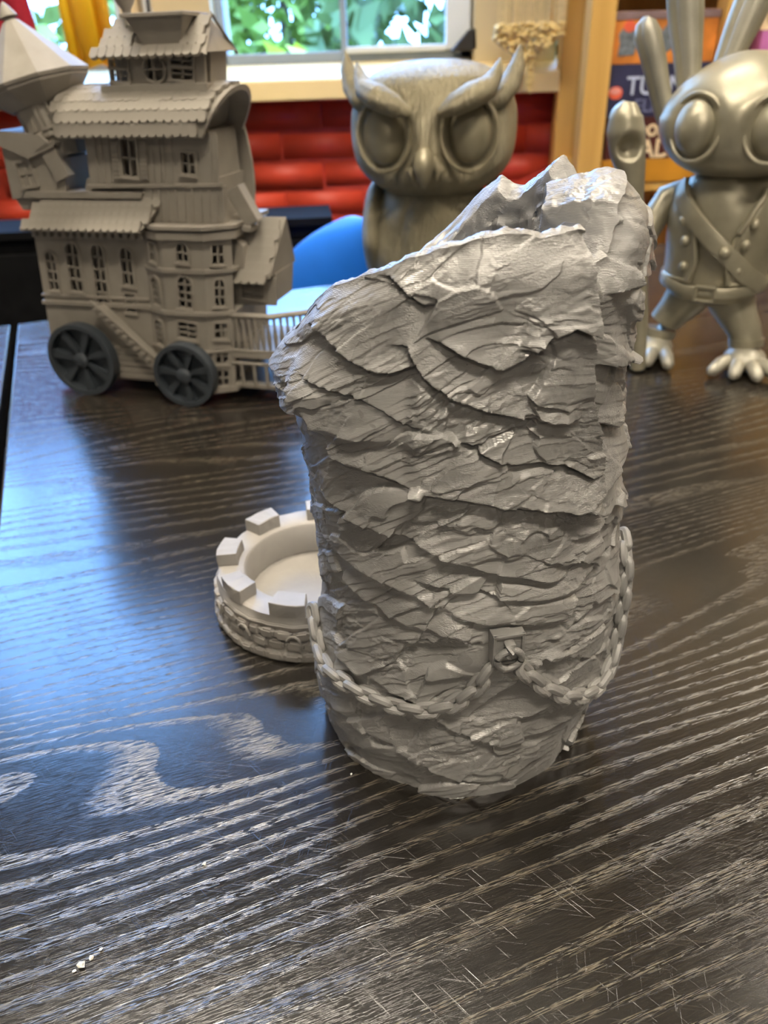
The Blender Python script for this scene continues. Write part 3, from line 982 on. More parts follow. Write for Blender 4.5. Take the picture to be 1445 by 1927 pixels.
part('gable_wall', MB().prism(gp, -.022, .092, lambda y, z, t: (t + .5 * max(0, z - .243), y, z)), bevel=0)
for r in range(7):
    t0 = .015 + r * .072
    y, z = barrel(t0, 1.3); y2, z2 = barrel(t0 + .07, 1.3)
    a, b = ends(z); rx = -math.atan2(y2 - y, z2 - z)
    c = a + 4 + (3.5 if r % 2 else 0)
    while c < b - 3:
        o = shingle((c, y - .4, z), rx, 0, vault, 1.0)
        o.location.z += random.uniform(-.0004, .0004)
        c += 7.7
# right hand wall of the tall block under the vault
part('side_block', hx([(96, 120), (104, 120), (104, 244), (96, 246)], 24, 84))
# rear eave of the vault curling down behind the right end
m = MB(); vs = []
for k in range(9):
    t = k / 8
    y = 89 - 6 * t * t; z = 246 - 78 * t; b = 110 + 8 * math.sin(t * 2.2) - 4 * t
    vs += [mm(90, y, z), mm(b, y, z), mm(90, y + 4, z), mm(b, y + 4, z)]
m.add(vs, [q for k in range(8) for q in ((4 * k, 4 * k + 1, 4 * k + 5, 4 * k + 4), (4 * k + 2, 4 * k + 6, 4 * k + 7, 4 * k + 3), (4 * k + 1, 4 * k + 3, 4 * k + 7, 4 * k + 5))])
part('rear_eave', m, bevel=0)
# cupola with its own roof
part('cupola_base', hx([(11, 277), (113, 277), (113.5, 283), (12, 283)], 18, 72))
part('cupola_body', hx([(18, 280), (109, 280), (112, 306), (20, 306)], 34, 66))
facade('cupola_wall', (-11, 23), (80, 23), 281, 306, [(11, 286, 15, 8, False, 2), (11, 296.5, 15, 7, False, 2), (44, 286.8, 14.4, 14.4, False, 0), (70, 286, 20, 8, False, 2), (70, 296.5, 20, 7, False, 2)])
ringm = MB().tube([mm(64 + 10.5 * math.cos(t), 22, 294 + 10.5 * math.sin(t)) for t in np.linspace(0, 2 * math.pi, 28, endpoint=False)], .0013, 8, closed=True, upv=(0, 1, 0))
rw = part('round_window', ringm, smooth=True, bevel=0)
part('pane', MB().prism([mm(64 + 9.6 * math.cos(t), 294 + 9.6 * math.sin(t)) for t in np.linspace(0, 2 * math.pi, 28, endpoint=False)], .0315, .0330), rw, bevel=0)
part('bar', MB().box(mm(64, 21, 294), mm(19, 1.2, 1.3)), rw, bevel=0)
part('bar', MB().box(mm(64, 21, 294), mm(1.3, 1.2, 19)), rw, bevel=0)
m = MB()                                                     # hipped roof
v = [mm(10, 14, 304), mm(118, 14, 305), mm(118, 76, 306), mm(10, 76, 305), mm(26, 40, 331), mm(106, 40, 333), mm(106, 50, 333), mm(26, 50, 331)]
m.add(v, [(0, 1, 5, 4), (1, 2, 6, 5), (2, 3, 7, 6), (3, 0, 4, 7), (4, 5, 6, 7), (0, 3, 2, 1)])
hip = part('cupola_roof', m)
part('barge_board', MB().tube([mm(117, 13, 303), mm(112, 44, 333), mm(117, 77, 304)], .0015, 6), bevel=0)
for r in range(4):
    t = r / 4
    for c in range(13):
        if r >= 1 and 4 <= c <= 9:
            continue
        shingle((14.5 + 5 * t * 3.2 + c * (7.9 - .9 * t * 1.6) + (3 if r % 2 else 0), 13 + 26 * t, 304.5 + 27 * t), math.radians(-43), 0, hip, .95)
# flared chimney stack on the cupola and the little chimney pot
m = MB(); lo = [(60, 22), (92, 22), (92, 46), (60, 46)]; hi = [(49, 14), (101, 14), (101, 54), (49, 54)]
m.add([mm(a, b, 308) for a, b in lo] + [mm(a, b, 331) for a, b in hi], [(0, 1, 5, 4), (1, 2, 6, 5), (2, 3, 7, 6), (3, 0, 4, 7), (4, 5, 6, 7), (3, 2, 1, 0)])
st = part('chimney_stack', m)
part('cap', hx([(46, 331), (104, 331), (104, 334), (46, 334)], 11, 57), st)
part('chimney_pot', MB().lathe([mm(4, 326), mm(3.4, 334), mm(4, 338), mm(7, 342), mm(9, 346), mm(9, 349), mm(5, 353), mm(2, 356), mm(.2, 357)], 16, mm(40, 34, 0)), smooth=True, bevel=0)
# leaning turret with a conical roof
ti = math.radians(14.6)
tu = Vector((-math.sin(ti), 0, math.cos(ti))); tr = Vector((math.cos(ti), 0, math.sin(ti)))
def turret(prof, n, c=(-57, 34, 262), a0=math.pi / 8):
    m = MB(); vs = []
    for r, h in prof:
        for i in range(n):
            a = 2 * math.pi * i / n + a0
            p = Vector(c) + tr * (r * math.cos(a)) + Vector((0, 1, 0)) * (r * math.sin(a)) + tu * h
            vs.append(mm(*p))
    k = len(prof)
    fs = [(j * n + i, j * n + (i + 1) % n, (j + 1) * n + (i + 1) % n, (j + 1) * n + i) for j in range(k - 1) for i in range(n)]
    fs += [tuple(range(n - 1, -1, -1)), tuple((k - 1) * n + i for i in range(n))]
    return m.add(vs, fs)
part('turret_wall', turret([(20, -38), (27, -12), (29, 8), (31, 14)], 8), bevel=0)
part('turret_cornice', turret([(31, 6), (38, 12), (47, 20), (48, 24)], 10), bevel=0)
part('turret_roof', turret([(49, 23), (50, 25.5), (36, 41), (22, 57), (7, 74)], 10), bevel=0)
part('turret_finial', turret([(5, 72), (5, 76), (8, 77), (7.4, 79), (4.5, 84), (1.5, 88), (.3, 89)], 14), smooth=True, bevel=0)
part('turret_band', turret([(25, -22), (28.5, -20), (28.5, -17), (26, -15)], 8), bevel=0)
for s in (-.35, .45):
    c = Vector((-57, 34, 262)) + tr * (26 * math.sin(s)) + tu * -12 + Vector((0, -25.5 * math.cos(s), 0))
    k = put('window', window_mesh(10, 17, False, 2), 'house', HS, mm(*c)); k.rotation_euler = (0, -ti, s * .8)
# oriel under the turret
part('oriel_body', hx([(-103, 190), (-42, 196), (-36, 226), (-100, 240)], 12, 60))
part('oriel_base', hx([(-97, 180), (-50, 180), (-40, 198), (-104, 192)], 16, 56))
part('oriel_roof', MB().prism([mm(-109, 241), mm(-70, 226), mm(-40, 236), mm(-52, 246), mm(-96, 250)], .006, .066))
part('leaning_chimney', MB().box(mm(-44, 14, 221), mm(16, 12, 26), Matrix.Rotation(math.radians(-20), 3, 'Y')))
part('leaning_cap', MB().box(mm(-50, 14, 236), mm(24, 16, 3.5), Matrix.Rotation(math.radians(-20), 3, 'Y')))
k = put('window', window_mesh(15, 20, False, 2), 'house', HS, mm(-78, 11, 203)); k.rotation_euler = (0, -.15, 0)
# lean-to on the right with a crooked chimney
part('annex_wall', hx([(104, 92), (148, 96), (152, 124), (108, 122)], 34, 80))
facade('annex_front', (96, 31), (140, 31), 94, 120, [(20, 101, 22, 13, False, 3)])
m = MB(); m.add([mm(104, 22, 119), mm(150, 22, 122), mm(160, 52, 172), mm(118, 52, 172), mm(152, 86, 124), mm(106, 86, 120)], [(0, 1, 2, 3), (3, 2, 4, 5), (1, 4, 2), (0, 3, 5), (0, 5, 4, 1)])
ar = part('annex_roof', m)
for r in range(7):
    for c in range(5):
        t = r / 7
        shingle((110 + c * 8 + 10 * t + (3 if r % 2 else 0), 20.5 + 29 * t, 119 + 50 * t), math.radians(-30), 0, ar, 1.02)
part('crooked_chimney', MB().box(mm(127, 36, 184), mm(14, 14, 34), Matrix.Rotation(math.radians(-28), 3, 'Y')))
part('chimney_collar', MB().box(mm(122, 36, 166), mm(24, 18, 5), Matrix.Rotation(math.radians(8), 3, 'Y')))
part('dormer', hx([(108, 128), (124, 130), (126, 150), (118, 158), (110, 148)], 24, 44))
# balcony deck with balusters
def deck(name, z, h, out=0):
    pl = [(98, 14 - out), (150 + out, 14 - out), (192 + out, 44), (192 + out, 84), (150, 104), (98, 104)]
    return part(name, MB().prism([(a / 1000, b / 1000) for a, b in pl], z / 1000, (z + h) / 1000, lambda x, y, t: (x, y, t)))
deck('balcony_deck', 46, 5, 1.5); deck('balcony_skirt', 14, 4)
rail = [(98, 14), (150, 14), (192, 44), (192, 84)]
for z, nm in ((88, 'handrail'), (53, 'bottom_rail'), (40, 'skirt_rail')):
    part(nm, MB().tube([mm(a, b, z) for a, b in rail], .0028 if z == 88 else .0019, 6), bevel=0)
BAL = MB().lathe([mm(1.0, 0), mm(2.1, 7), mm(2.6, 14), mm(1.3, 22), mm(1.8, 33)], 8).mesh('baluster'); BAL.materials.append(M['house'])
BAL2 = MB().box(mm(0, 0, 12), mm(2.6, 2.6, 24)).mesh('skirt_post', smooth=False); BAL2.materials.append(M['house'])
for (a, b), (c, d) in zip(rail[:-1], rail[1:]):
    k = max(3, int(math.hypot(c - a, d - b) / 6.2))
    for i in range(k):
        t = (i + .5) / k
        put('baluster', BAL, 'house', HS, mm(a + (c - a) * t, b + (d - b) * t, 54))
        if i % 2 == 0:
            put('skirt_post', BAL2, 'house', HS, mm(a + (c - a) * t, b + (d - b) * t, 17))
# outside stair
m = MB()
st = part('stair', MB().prism([mm(-36, 90), mm(-26, 94), mm(28, 39), mm(28, 30), mm(22, 30)], .002, .013))
for i in range(11):
    t = i / 10
    part('step', MB().box(mm(-29 + 54 * t, 6, 91 - 54 * t), mm(5.6, 13, 2)), st, bevel=0)
part('stair_rail', MB().tube([mm(-34, 1, 99), mm(26, 1, 45)], .0012, 6), st, bevel=0)
# wheels
def wheel(u, v, r):
    w_ = MB()
    for pr in ([(r, -6), (r, 6), (r - 4.5, 6), (r - 4.5, -6), (r, -6)],):
        n = 40; vs = []
        for rr, y in pr:
            for i in range(n):
                a = 2 * math.pi * i / n
                vs.append(mm(u + rr * math.cos(a), v + y, r + rr * math.sin(a)))
        w_.add(vs, [(j * n + i, j * n + (i + 1) % n, (j + 1) * n + (i + 1) % n, (j + 1) * n + i) for j in range(len(pr) - 1) for i in range(n)])
    o = part('wheel', w_, mat='wheel', smooth=True, bevel=0)
    part('wheel_disc', MB().prism([mm(u + (r - 4) * math.cos(t), r + (r - 4) * math.sin(t)) for t in np.linspace(0, 2 * math.pi, 36, endpoint=False)], (v + 4) / 1000, (v + 5.5) / 1000), o, 'wheel', 0)
    for i in range(7):
        a = 2 * math.pi * i / 7 + .3
        q = [(5, -.25), (r - 4, -.14), (r - 4, .14), (5, .25)]
        part('spoke', MB().prism([mm(u + rr * math.cos(a + b), r + rr * math.sin(a + b)) for rr, b in q], (v - 3) / 1000, (v + 4) / 1000), o, 'wheel', 0)
    hub = MB(); n = 20; vs = []
    for rr, y in ((8, -3), (8, -5), (5.5, -7), (3, -7.5), (.1, -7.6)):
        vs += [mm(u + rr * math.cos(2 * math.pi * i / n), v + y, r + rr * math.sin(2 * math.pi * i / n)) for i in range(n)]
    hub.add(vs, [(j * n + i, j * n + (i + 1) % n, (j + 1) * n + (i + 1) % n, (j + 1) * n + i) for j in range(4) for i in range(n)])
    part('hub', hub, o, 'wheel', 0, True)
wheel(-58, 2, 37.5); wheel(62, -6, 32); wheel(-58, 112, 37.5); wheel(62, 112, 32)
for u, r in ((-58, 37.5), (62, 32)):
    part('axle', MB().tube([mm(u, -2, r), mm(u, 112, r)], .004, 10), mat='wheel', bevel=0)
# ------------------------------------------------------------------ castle shaped dice tray
TR = empty('dice_tray', (-0.045, 0.400, 0))
tag(TR, 'round grey dice tray shaped like a castle wall with square battlements', 'dice tray')
def ring_mesh(prof, n=96, wob=.0009, seed=5):
    m = MB(); vs = []
    for j, (r, z, k) in enumerate(prof):
        for i in range(n):
            a = 2 * math.pi * i / n
            q = wob * k * float(vnoise(np.array([math.cos(a) * 7]), np.array([math.sin(a) * 7]), np.array([z * 260.]), seed)[0])
            vs.append(((r + q) * math.cos(a), (r + q) * math.sin(a), z + .4 * q))
    return m.add(vs, [(j * n + i, j * n + (i + 1) % n, (j + 1) * n + (i + 1) % n, (j + 1) * n + i) for j in range(len(prof) - 1) for i in range(n)])
prof = [(.020, 0, 0), (.0625, 0, .5), (.0638, .002, 1.5), (.0630, .005, 2), (.0612, .0065, 2), (.0600, .010, 1.5), (.0596, .020, 1.5), (.0606, .0215, 2), (.0610, .024, 2), (.0596, .0255, 1),
        (.0590, .0300, 1), (.0560, .0305, .4), (.0440, .0300, .4), (.0425, .0285, 0), (.0418, .008, 0)]
ring_mesh(prof).build('wall', 'tray', TR, angle=50)
m = MB(); n = 72
vs = [(0, 0, .0075)]
rr = [.01, .02, .03, .0418]
for r in rr:
    vs += [(r * math.cos(2 * math.pi * i / n), r * math.sin(2 * math.pi * i / n), .0078 + .00008 * random.uniform(-1, 1)) for i in range(n)]
fs = [(0, 1 + i, 1 + (i + 1) % n) for i in range(n)]
for j in range(3):
    fs += [(1 + j * n + i, 1 + j * n + (i + 1) % n, 1 + (j + 1) * n + (i + 1) % n, 1 + (j + 1) * n + i) for i in range(n)]
m.add(vs, fs).build('tray_floor', 'tray', TR)
def merlon(deg, half, r0=.0466, r1=.0592, h=.0085):
    a0, a1 = math.radians(deg - half), math.radians(deg + half)
    m = MB(); vs = []
    ks = 5
    for z in (.0295, .0295 + h * .55, .0300 + h):
        for r in (r0, r1):
            for i in range(ks):
                a = a0 + (a1 - a0) * i / (ks - 1)
                j = random.uniform(-.0004, .0004)
                vs.append(((r + j) * math.cos(a), (r + j) * math.sin(a), z + (random.uniform(-.0006, .0006) if z > .03 else 0)))
    fs = []
    L_ = 2 * ks
    for l in range(2):
        for i in range(ks - 1):
            fs += [(l * L_ + i, l * L_ + i + 1, (l + 1) * L_ + i + 1, (l + 1) * L_ + i), (l * L_ + ks + i, (l + 1) * L_ + ks + i, (l + 1) * L_ + ks + i + 1, l * L_ + ks + i + 1)]
        fs += [(l * L_, (l + 1) * L_, (l + 1) * L_ + ks, l * L_ + ks), (l * L_ + ks - 1, l * L_ + 2 * ks - 1, (l + 1) * L_ + 2 * ks - 1, (l + 1) * L_ + ks - 1)]
    for i in range(ks - 1):
        fs.append((2 * L_ + i, 2 * L_ + i + 1, 2 * L_ + ks + i + 1, 2 * L_ + ks + i))
    m.add(vs, fs).build('merlon', 'tray', TR, smooth=False, bevel=.0006)
for d in (132, 175, 218, 259, 88, 44):
    merlon(d, 10.5)
# rough stones of the outer face
STONE = []
for k in range(5):
    b = bmesh.new(); bmesh.ops.create_cube(b, size=1)
    bmesh.ops.bevel(b, geom=b.edges[:], offset=.18, segments=2, affect='EDGES')
    for v in b.verts:
        v.co += Vector([random.uniform(-.07, .07) for _ in range(3)])
    me = bpy.data.meshes.new('stone'); b.to_mesh(me); b.free(); me.materials.append(M['tray']); STONE.append(me)
for row, (z, hgt) in enumerate(((.0040, .0050), (.0115, .0062), (.0185, .0058))):
    a = random.uniform(0, 6)
    while a < 360 - 4:
        wd = random.uniform(7, 13)
        if not 280 < a % 360 < 345:
            am = math.radians(a + wd / 2)
            o = put('stone', random.choice(STONE), 'tray', TR, (.0608 * math.cos(am), .0608 * math.sin(am), z))
            if row == 0:
                o.location = (.0625 * math.cos(am), .0625 * math.sin(am), z)
            o.rotation_euler = (random.uniform(-.1, .1), random.uniform(-.1, .1), am + math.pi / 2)
            o.scale = (.0605 * math.radians(wd) * .92, random.uniform(.0028, .0044), hgt)
        a += wd
# pointed arches on the outer face
for d in (205, 232, 262):
    am = math.radians(d)
    pts = []
    for t in np.linspace(0, math.pi, 12):
        pts.append(Vector((.0628 * math.cos(am), .0628 * math.sin(am), .013)) + Vector((-math.sin(am), math.cos(am), 0)) * (.0042 * math.cos(t)) + Vector((0, 0, .0062 * math.sin(t))))
    MB().tube(pts, .0008, 6).build('arch_moulding', 'tray', TR)
# ------------------------------------------------------------------ owl figurine
OW = empty('owl_figurine', (0.070, 0.955, 0), math.radians(-11))
tag(OW, 'big-headed grey printed owl figurine with angry tufted brows', 'figurine')
def opart(name, mb, mat='owl', parent=None, angle=60):
    return mb.build(name, mat, parent or OW, smooth=True, angle=angle)
def owl_head(x, y, z):
    # flatter crown, full cheeks, sockets pressed in for the eyes
    k = 1.0
    if z > 0:
        k = 1 - .10 * (z / .072) ** 2
    x *= k; y *= k
    if z < -.03:
        q = (-z - .03) / .042
        x *= 1 - .10 * q * q
    if z > .05:
        z = .05 + (z - .05) * .72
    if y < 0:
        for s in (-1, 1):
            d = ((x - s * .045) / .032) ** 2 + ((z + .002) / .037) ** 2
            y += .017 * math.exp(-d ** 2 * .9)
        # muzzle ridge between the eyes
        y -= .005 * math.exp(-(x / .016) ** 2) * math.exp(-((z + .012) / .04) ** 2)
    return x, y, z
opart('head', MB().ball((0, 0, .228), (.091, .080, .072), 128, 96, 2.55, owl_head), 'owl_fur')
for s in (-1, 1):
    e = opart('eye', MB().ball((s * .045, -.0615, .226), (.0225, .015, .029), 40, 28))
    pts = [(s * .045 + .0285 * math.cos(t), -.0735 + .012 * (math.cos(t) * s > .4) * abs(math.cos(t)), .226 + .0345 * math.sin(t)) for t in np.linspace(0, 2 * math.pi, 40, endpoint=False)]
    opart('eye_rim', MB().tube(pts, .0028, 8, closed=True, upv=(0, 1, 0)), 'owl_fur', e)
    # brow sweeping up into the inner tuft, and the separate outer tuft
    P = [(s * .016, -.080, .247), (s * .030, -.085, .254), (s * .048, -.082, .262), (s * .062, -.070, .268), (s * .069, -.062, .279), (s * .073, -.058, .293)]
    opart('brow', MB().tube(P, [.007, .0145, .0170, .0145, .0095, .0012], 18, flat=(.75, 1.0), upv=(0, 1, 0)), 'owl_fur')
    P = [(s * .055, -.055, .252), (s * .072, -.045, .258), (s * .083, -.035, .270), (s * .089, -.030, .287), (s * .091, -.028, .304)]
    opart('ear_tuft', MB().tube(P, [.010, .0145, .0135, .0095, .0012], 18, flat=(.8, 1.0), upv=(0, 1, 0)), 'owl_fur')
bk = MB().tube([(0, -.076, .214), (0, -.087, .209), (0, -.094, .198), (0, -.090, .186), (0, -.084, .176)], [.004, .0095, .0110, .0075, .0012], 18, flat=(.8, 1), upv=(1, 0, 0))
beak = opart('beak', bk)
for s in (-1, 1):
    opart('cheek_fold', MB().tube([(s * .010, -.083, .206), (s * .015, -.082, .194), (s * .012, -.080, .182)], [.0025, .006, .0015], 10), 'owl_fur', beak)
def owl_body(x, y, z):
    if z < 0:
        k = 1 - .30 * (z / .085) ** 2
        x *= k; y *= k
    return x, y, z
opart('body', MB().ball((0, .006, .100), (.076, .066, .088), 72, 56, 2.25, owl_body), 'owl_fur')
opart('chest', MB().ball((0, -.018, .105), (.046, .050, .070), 48, 36, 2.1), 'owl_fur')
for s in (-1, 1):
    def wing(x, y, z):
        k = 1 - .5 * max(0, -z / .066)
        return x, y * k + .010 * (z < 0) * (-z / .066), z
    w_ = opart('wing', MB().ball((s * .068, .006, .108), (.017, .048, .066), 36, 32, 2.1, wing), 'owl_fur')
    f = opart('foot', MB().ball((s * .032, -.034, .012), (.024, .030, .012), 28, 18))
    for k in (-1, 0, 1):
        opart('toe', MB().tube([(s * .032 + k * .009, -.044, .013), (s * .032 + k * .013, -.064, .010), (s * .032 + k * .0145, -.077, .0052)], [.007, .0072, .003], 12), 'owl', f)
opart('tail', MB().ball((0, .062, .040), (.030, .022, .036), 28, 20))
# ------------------------------------------------------------------ rabbit-eared figurine
RB = empty('rabbit_figurine', (0.352, 0.812, 0), math.radians(-30))
tag(RB, 'grey printed long-eared rabbit figurine with vest, shoulder strap, belt and bare toes', 'figurine')
def rpart(name, mb, mat='rabbit', parent=None, angle=60):
    return mb.build(name, mat, parent or RB, smooth=True, angle=angle)
def rb_head(x, y, z):
    if z > 0:
        k = 1 - .34 * (z / .054) ** 1.6
        x *= k; y *= k
    else:
        x *= 1 + .02; 
    if y < 0:
        for s in (-1, 1):
            d = ((x - s * .0335) / .0235) ** 2 + ((z + .006) / .0275) ** 2
            y += .010 * math.exp(-d ** 2)
    return x, y, z
rpart('head', MB().ball((0, 0, .2395), (.0735, .064, .054), 112, 80, 2.3, rb_head))
for s in (-1, 1):
    e = rpart('eye', MB().ball((s * .0335, -.0470, .2330), (.0195, .0165, .0240), 36, 28, rot=Matrix.Rotation(s * .35, 3, 'Z')))
    pts = []
    for t in np.linspace(0, 2 * math.pi, 40, endpoint=False):
        x = s * .0335 + .0238 * math.cos(t); zz = .2330 + .0282 * math.sin(t)
        pts.append((x, -.0565 + .0105 * (max(0, abs(x) - .02) / .037) ** 1.5 * 1.9 + .002 * math.sin(t), zz))
    rpart('eye_rim', MB().tube(pts, .0024, 8, closed=True, upv=(0, 1, 0)), 'rabbit', e)
# ears: flattened, with a raised inner rib
def ear(pts, rad, name='ear'):
    o = rpart(name, MB().tube(pts, rad, 22, flat=(1.0, .62), upv=(0, -1, 0)))
    q = [(x + .0025, y - .62 * r * .55, z) for (x, y, z), r in zip(pts, rad)]
    rpart('ear_lining', MB().tube(q[1:], [r * .62 for r in rad[1:]], 16, flat=(1, .7), upv=(0, -1, 0)), 'rabbit_pale', o)
ear([(-.062, .006, .222), (-.073, .004, .240), (-.081, .002, .262), (-.090, .0, .288), (-.098, -.002, .308), (-.101, -.003, .318), (-.102, -.003, .323)], [.008, .0095, .0105, .0120, .0130, .0095, .002])
ear([(-.050, .006, .246), (-.056, .008, .268), (-.061, .010, .292), (-.068, .012, .322), (-.074, .013, .352), (-.078, .014, .378), (-.080, .014, .392), (-.081, .014, .398)], [.010, .0115, .0135, .0165, .0175, .0150, .0095, .002])
ear([(-.030, .020, .266), (-.026, .026, .286), (-.020, .032, .310), (-.012, .038, .340), (-.006, .042, .370), (-.004, .044, .386), (-.003, .045, .393)], [.010, .0125, .0155, .0175, .0160, .0100, .002])
ear([(.062, .006, .222), (.073, .004, .240), (.081, .002, .262), (.090, .0, .288), (.098, -.002, .308), (.102, -.003, .323)], [.008, .0095, .0105, .0120, .0110, .002])
ear([(.050, .006, .246), (.058, .008, .268), (.065, .010, .292), (.074, .012, .322), (.082, .013, .352), (.087, .014, .378), (.090, .014, .398)], [.010, .0115, .0135, .0165, .0175, .0130, .002])
# torso
TP = [(.030, .066), (.043, .072), (.0455, .085), (.0455, .105), (.048, .130), (.0495, .155), (.047, .172), (.040, .184), (.028, .192)]
rpart('torso', MB().lathe(TP, 56, sx=1.0, sy=.82))
def tors(a, z, lift=0.0):
    r = float(np.interp(z, [p[1] for p in TP], [p[0] for p in TP])) + lift
    return Vector((r * math.sin(a), -.82 * r * math.cos(a), z))
def strip(pts, w, th, name, parent=None, mat='rabbit', lift=.0048):
    """flat strap following (angle deg, z) points on the torso"""
    m = MB(); vs = []
    C = [(math.radians(a), z) for a, z in pts]
    Q = []
    for (a, z), (a2, z2) in zip(C[:-1], C[1:]):
        for k in range(6):
            t = k / 6; Q.append((a + (a2 - a) * t, z + (z2 - z) * t))
    Q.append(C[-1])
    for i, (a, z) in enumerate(Q):
        p = tors(a, z, lift); p2 = tors(*Q[min(i + 1, len(Q) - 1)]); p0 = tors(*Q[max(i - 1, 0)])
        t = (p2 - p0).normalized(); n = Vector((p.x, p.y / .67, 0)).normalized(); s = t.cross(n).normalized()
        for ds, dn in ((-1, -.3), (-1, .8), (-.8, 1), (.8, 1), (1, .8), (1, -.3)):
            vs.append(p + s * (ds * w / 2) + n * (dn * th))
    k = 6
    fs = [(i * k + j, i * k + (j + 1) % k, (i + 1) * k + (j + 1) % k, (i + 1) * k + j) for i in range(len(Q) - 1) for j in range(k)]
    fs += [tuple(range(k)), tuple((len(Q) - 1) * k + j for j in range(k - 1, -1, -1))]
    return rpart(name, m.add(vs, fs), mat, parent, 35)
strap = strip([(-62, .183), (-48, .172), (-28, .156), (-6, .138), (18, .119), (42, .101), (66, .090)], .017, .0042, 'shoulder_strap')
rpart('strap_stud', MB().ball(tors(math.radians(12), .1245, .0105), .0056, 20, 14), 'rabbit', strap)
belt = strip([(-100, .091), (-60, .087), (-25, .0835), (0, .0825), (25, .0835), (60, .087), (100, .091)], .0105, .003, 'belt')
c = tors(0, .0825, .0085)
bu = MB()
for dx, dz, sx, sz in ((0, .0068, .021, .0028), (0, -.0068, .021, .0028), (-.0092, 0, .0028, .0163), (.0092, 0, .0028, .0163)):
    bu.box((c.x + dx, c.y, c.z + dz), (sx, .004, sz))
bk = bu.build('buckle', 'rabbit', belt, smooth=False, bevel=.0007)
MB().box((c.x, c.y, c.z), (.012, .003, .0022)).build('prong', 'rabbit', belt, smooth=False)
# open vest: two front panels with a rolled edge and studs
for s in (-1, 1):
    m = MB(); vs = []; nz = 16; na = 16
    for i in range(nz):
        z = .0905 + (.180 - .0905) * i / (nz - 1)
        a0 = math.radians(s * np.interp(z, [.09, .11, .14, .165, .18], [24, 17, 22, 36, 50])); a1 = math.radians(s * 150)
        for j in range(na):
            vs.append(tors(a0 + (a1 - a0) * j / (na - 1), z, .0028))
    m.add(vs, [(i * na + j, i * na + j + 1, (i + 1) * na + j + 1, (i + 1) * na + j) for i in range(nz - 1) for j in range(na - 1)])
    vest = rpart('vest_panel', m)
    sol = vest.modifiers.new('thick', 'SOLIDIFY'); sol.thickness = .0024; sol.offset = 1
    pts = [tors(math.radians(s * np.interp(z, [.09, .11, .14, .165, .18], [24, 17, 22, 36, 50])), z, .0045) for z in np.linspace(.091, .180, 22)]
    rpart('vest_edge', MB().tube(pts, .0030, 10), 'rabbit', vest)
    for z, a in ((.150, 36), (.131, 31), (.106, 30)):
        rpart('vest_stud', MB().ball(tors(math.radians(s * a), z, .0060), (.0047, .0047, .0052), 18, 12), 'rabbit', vest)
    rpart('vest_hem', MB().tube([tors(math.radians(s * a), .0925, .004) for a in np.linspace(20, 120, 16)], .0026, 8), 'rabbit', vest)
# arms
for s in (-1, 1):
    P = [(s * .040, .002, .172), (s * .056, .0, .163), (s * .066, -.006, .146), (s * .072, -.016, .128), (s * .078, -.030, .114)]
    a_ = rpart('arm', MB().tube(P, [.012, .0155, .0135, .0120, .0105], 20))
    rpart('cuff', MB().tube([(s * .0745, -.021, .122), (s * .0765, -.026, .1175)], .0128, 18), 'rabbit', a_)
    hx_, hy_, hz_ = s * .082, -.038, .106
    rpart('hand', MB().ball((hx_, hy_, hz_), (.010, .011, .011), 20, 14), 'rabbit', a_)
    for k in range(3):
        z0 = hz_ + .007 - k * .0075
        rpart('finger', MB().tube([(hx_ - s * .004, hy_ - .006, z0), (hx_ + s * .004, hy_ - .014, z0), (hx_ + s * .011, hy_ - .010, z0 - .001), (hx_ + s * .013, hy_ - .002, z0 - .001)], [.0036, .0038, .0034, .0022], 10), 'rabbit', a_)
    rpart('thumb', MB().tube([(hx_ - s * .006, hy_ + .002, hz_ + .006), (hx_ - s * .001, hy_ - .010, hz_ + .013), (hx_ + s * .006, hy_ - .012, hz_ + .012)], [.0036, .0036, .0022], 10), 'rabbit', a_)
# trousers, cuffs, feet with four toes
for s in (-1, 1):
    P = [(s * .016, .002, .078), (s * .024, .0, .064), (s * .033, -.002, .050), (s * .041, -.003, .038), (s * .044, -.004, .028)]
    l = rpart('leg', MB().tube(P, [.0245, .0225, .0185, .0165, .0165], 26))
    rpart('cuff', MB().tube([(s * .044, -.004, .031), (s * .045, -.005, .023)], [.0178, .0172], 24), 'rabbit', l)
    rpart('foot', MB().ball((s * .047, -.014, .013), (.021, .025, .013), 30, 20), 'rabbit_pale', l)
    for k in range(4):
        a = math.radians((k - 1.5) * 22 + s * 12)
        b = Vector((s * .048 + (k - 1.5) * .0098, -.024, .0130))
        d = Vector((math.sin(a), -math.cos(a), 0))
        rpart('toe', MB().tube([b, b + d * .016 + Vector((0, 0, -.001)), b + d * .031 + Vector((0, 0, -.0050)), b + d * .0365 + Vector((0, 0, -.0070))], [.0066, .0074, .0064, .0024], 14), 'rabbit_pale', l)
# knobbly staff held upright beside the figure
m = Matrix.Rotation(math.radians(30), 4, 'Z')
def w2l(x, y, z):
    v = m @ Vector((x - .352, y - .812, 0)); return (v.x, v.y, z)
SF = [w2l(.276, .782, .003), w2l(.273, .785, .06), w2l(.262, .788, .12), w2l(.250, .790, .175), w2l(.244, .792, .205)]
sf = rpart('staff', MB().tube(SF, [.0078, .0074, .0080, .0100, .0140], 18))
zs = np.linspace(.200, .256, 22)
hp = [w2l(float(np.interp(z, [.2, .215, .232, .246, .256], [.2445, .240, .236, .2345, .2365])), .792, float(z)) for z in zs]
hd = MB().tube(hp, [float(np.interp(z, [.2, .215, .232, .246, .252, .256], [.0135, .0165, .0172, .0145, .0105, .0060])) for z in zs], 40)
hc = Vector(w2l(.2375, .7755, .2195)); ax = (Vector(w2l(.2375, .792, .2195)) - hc).normalized()
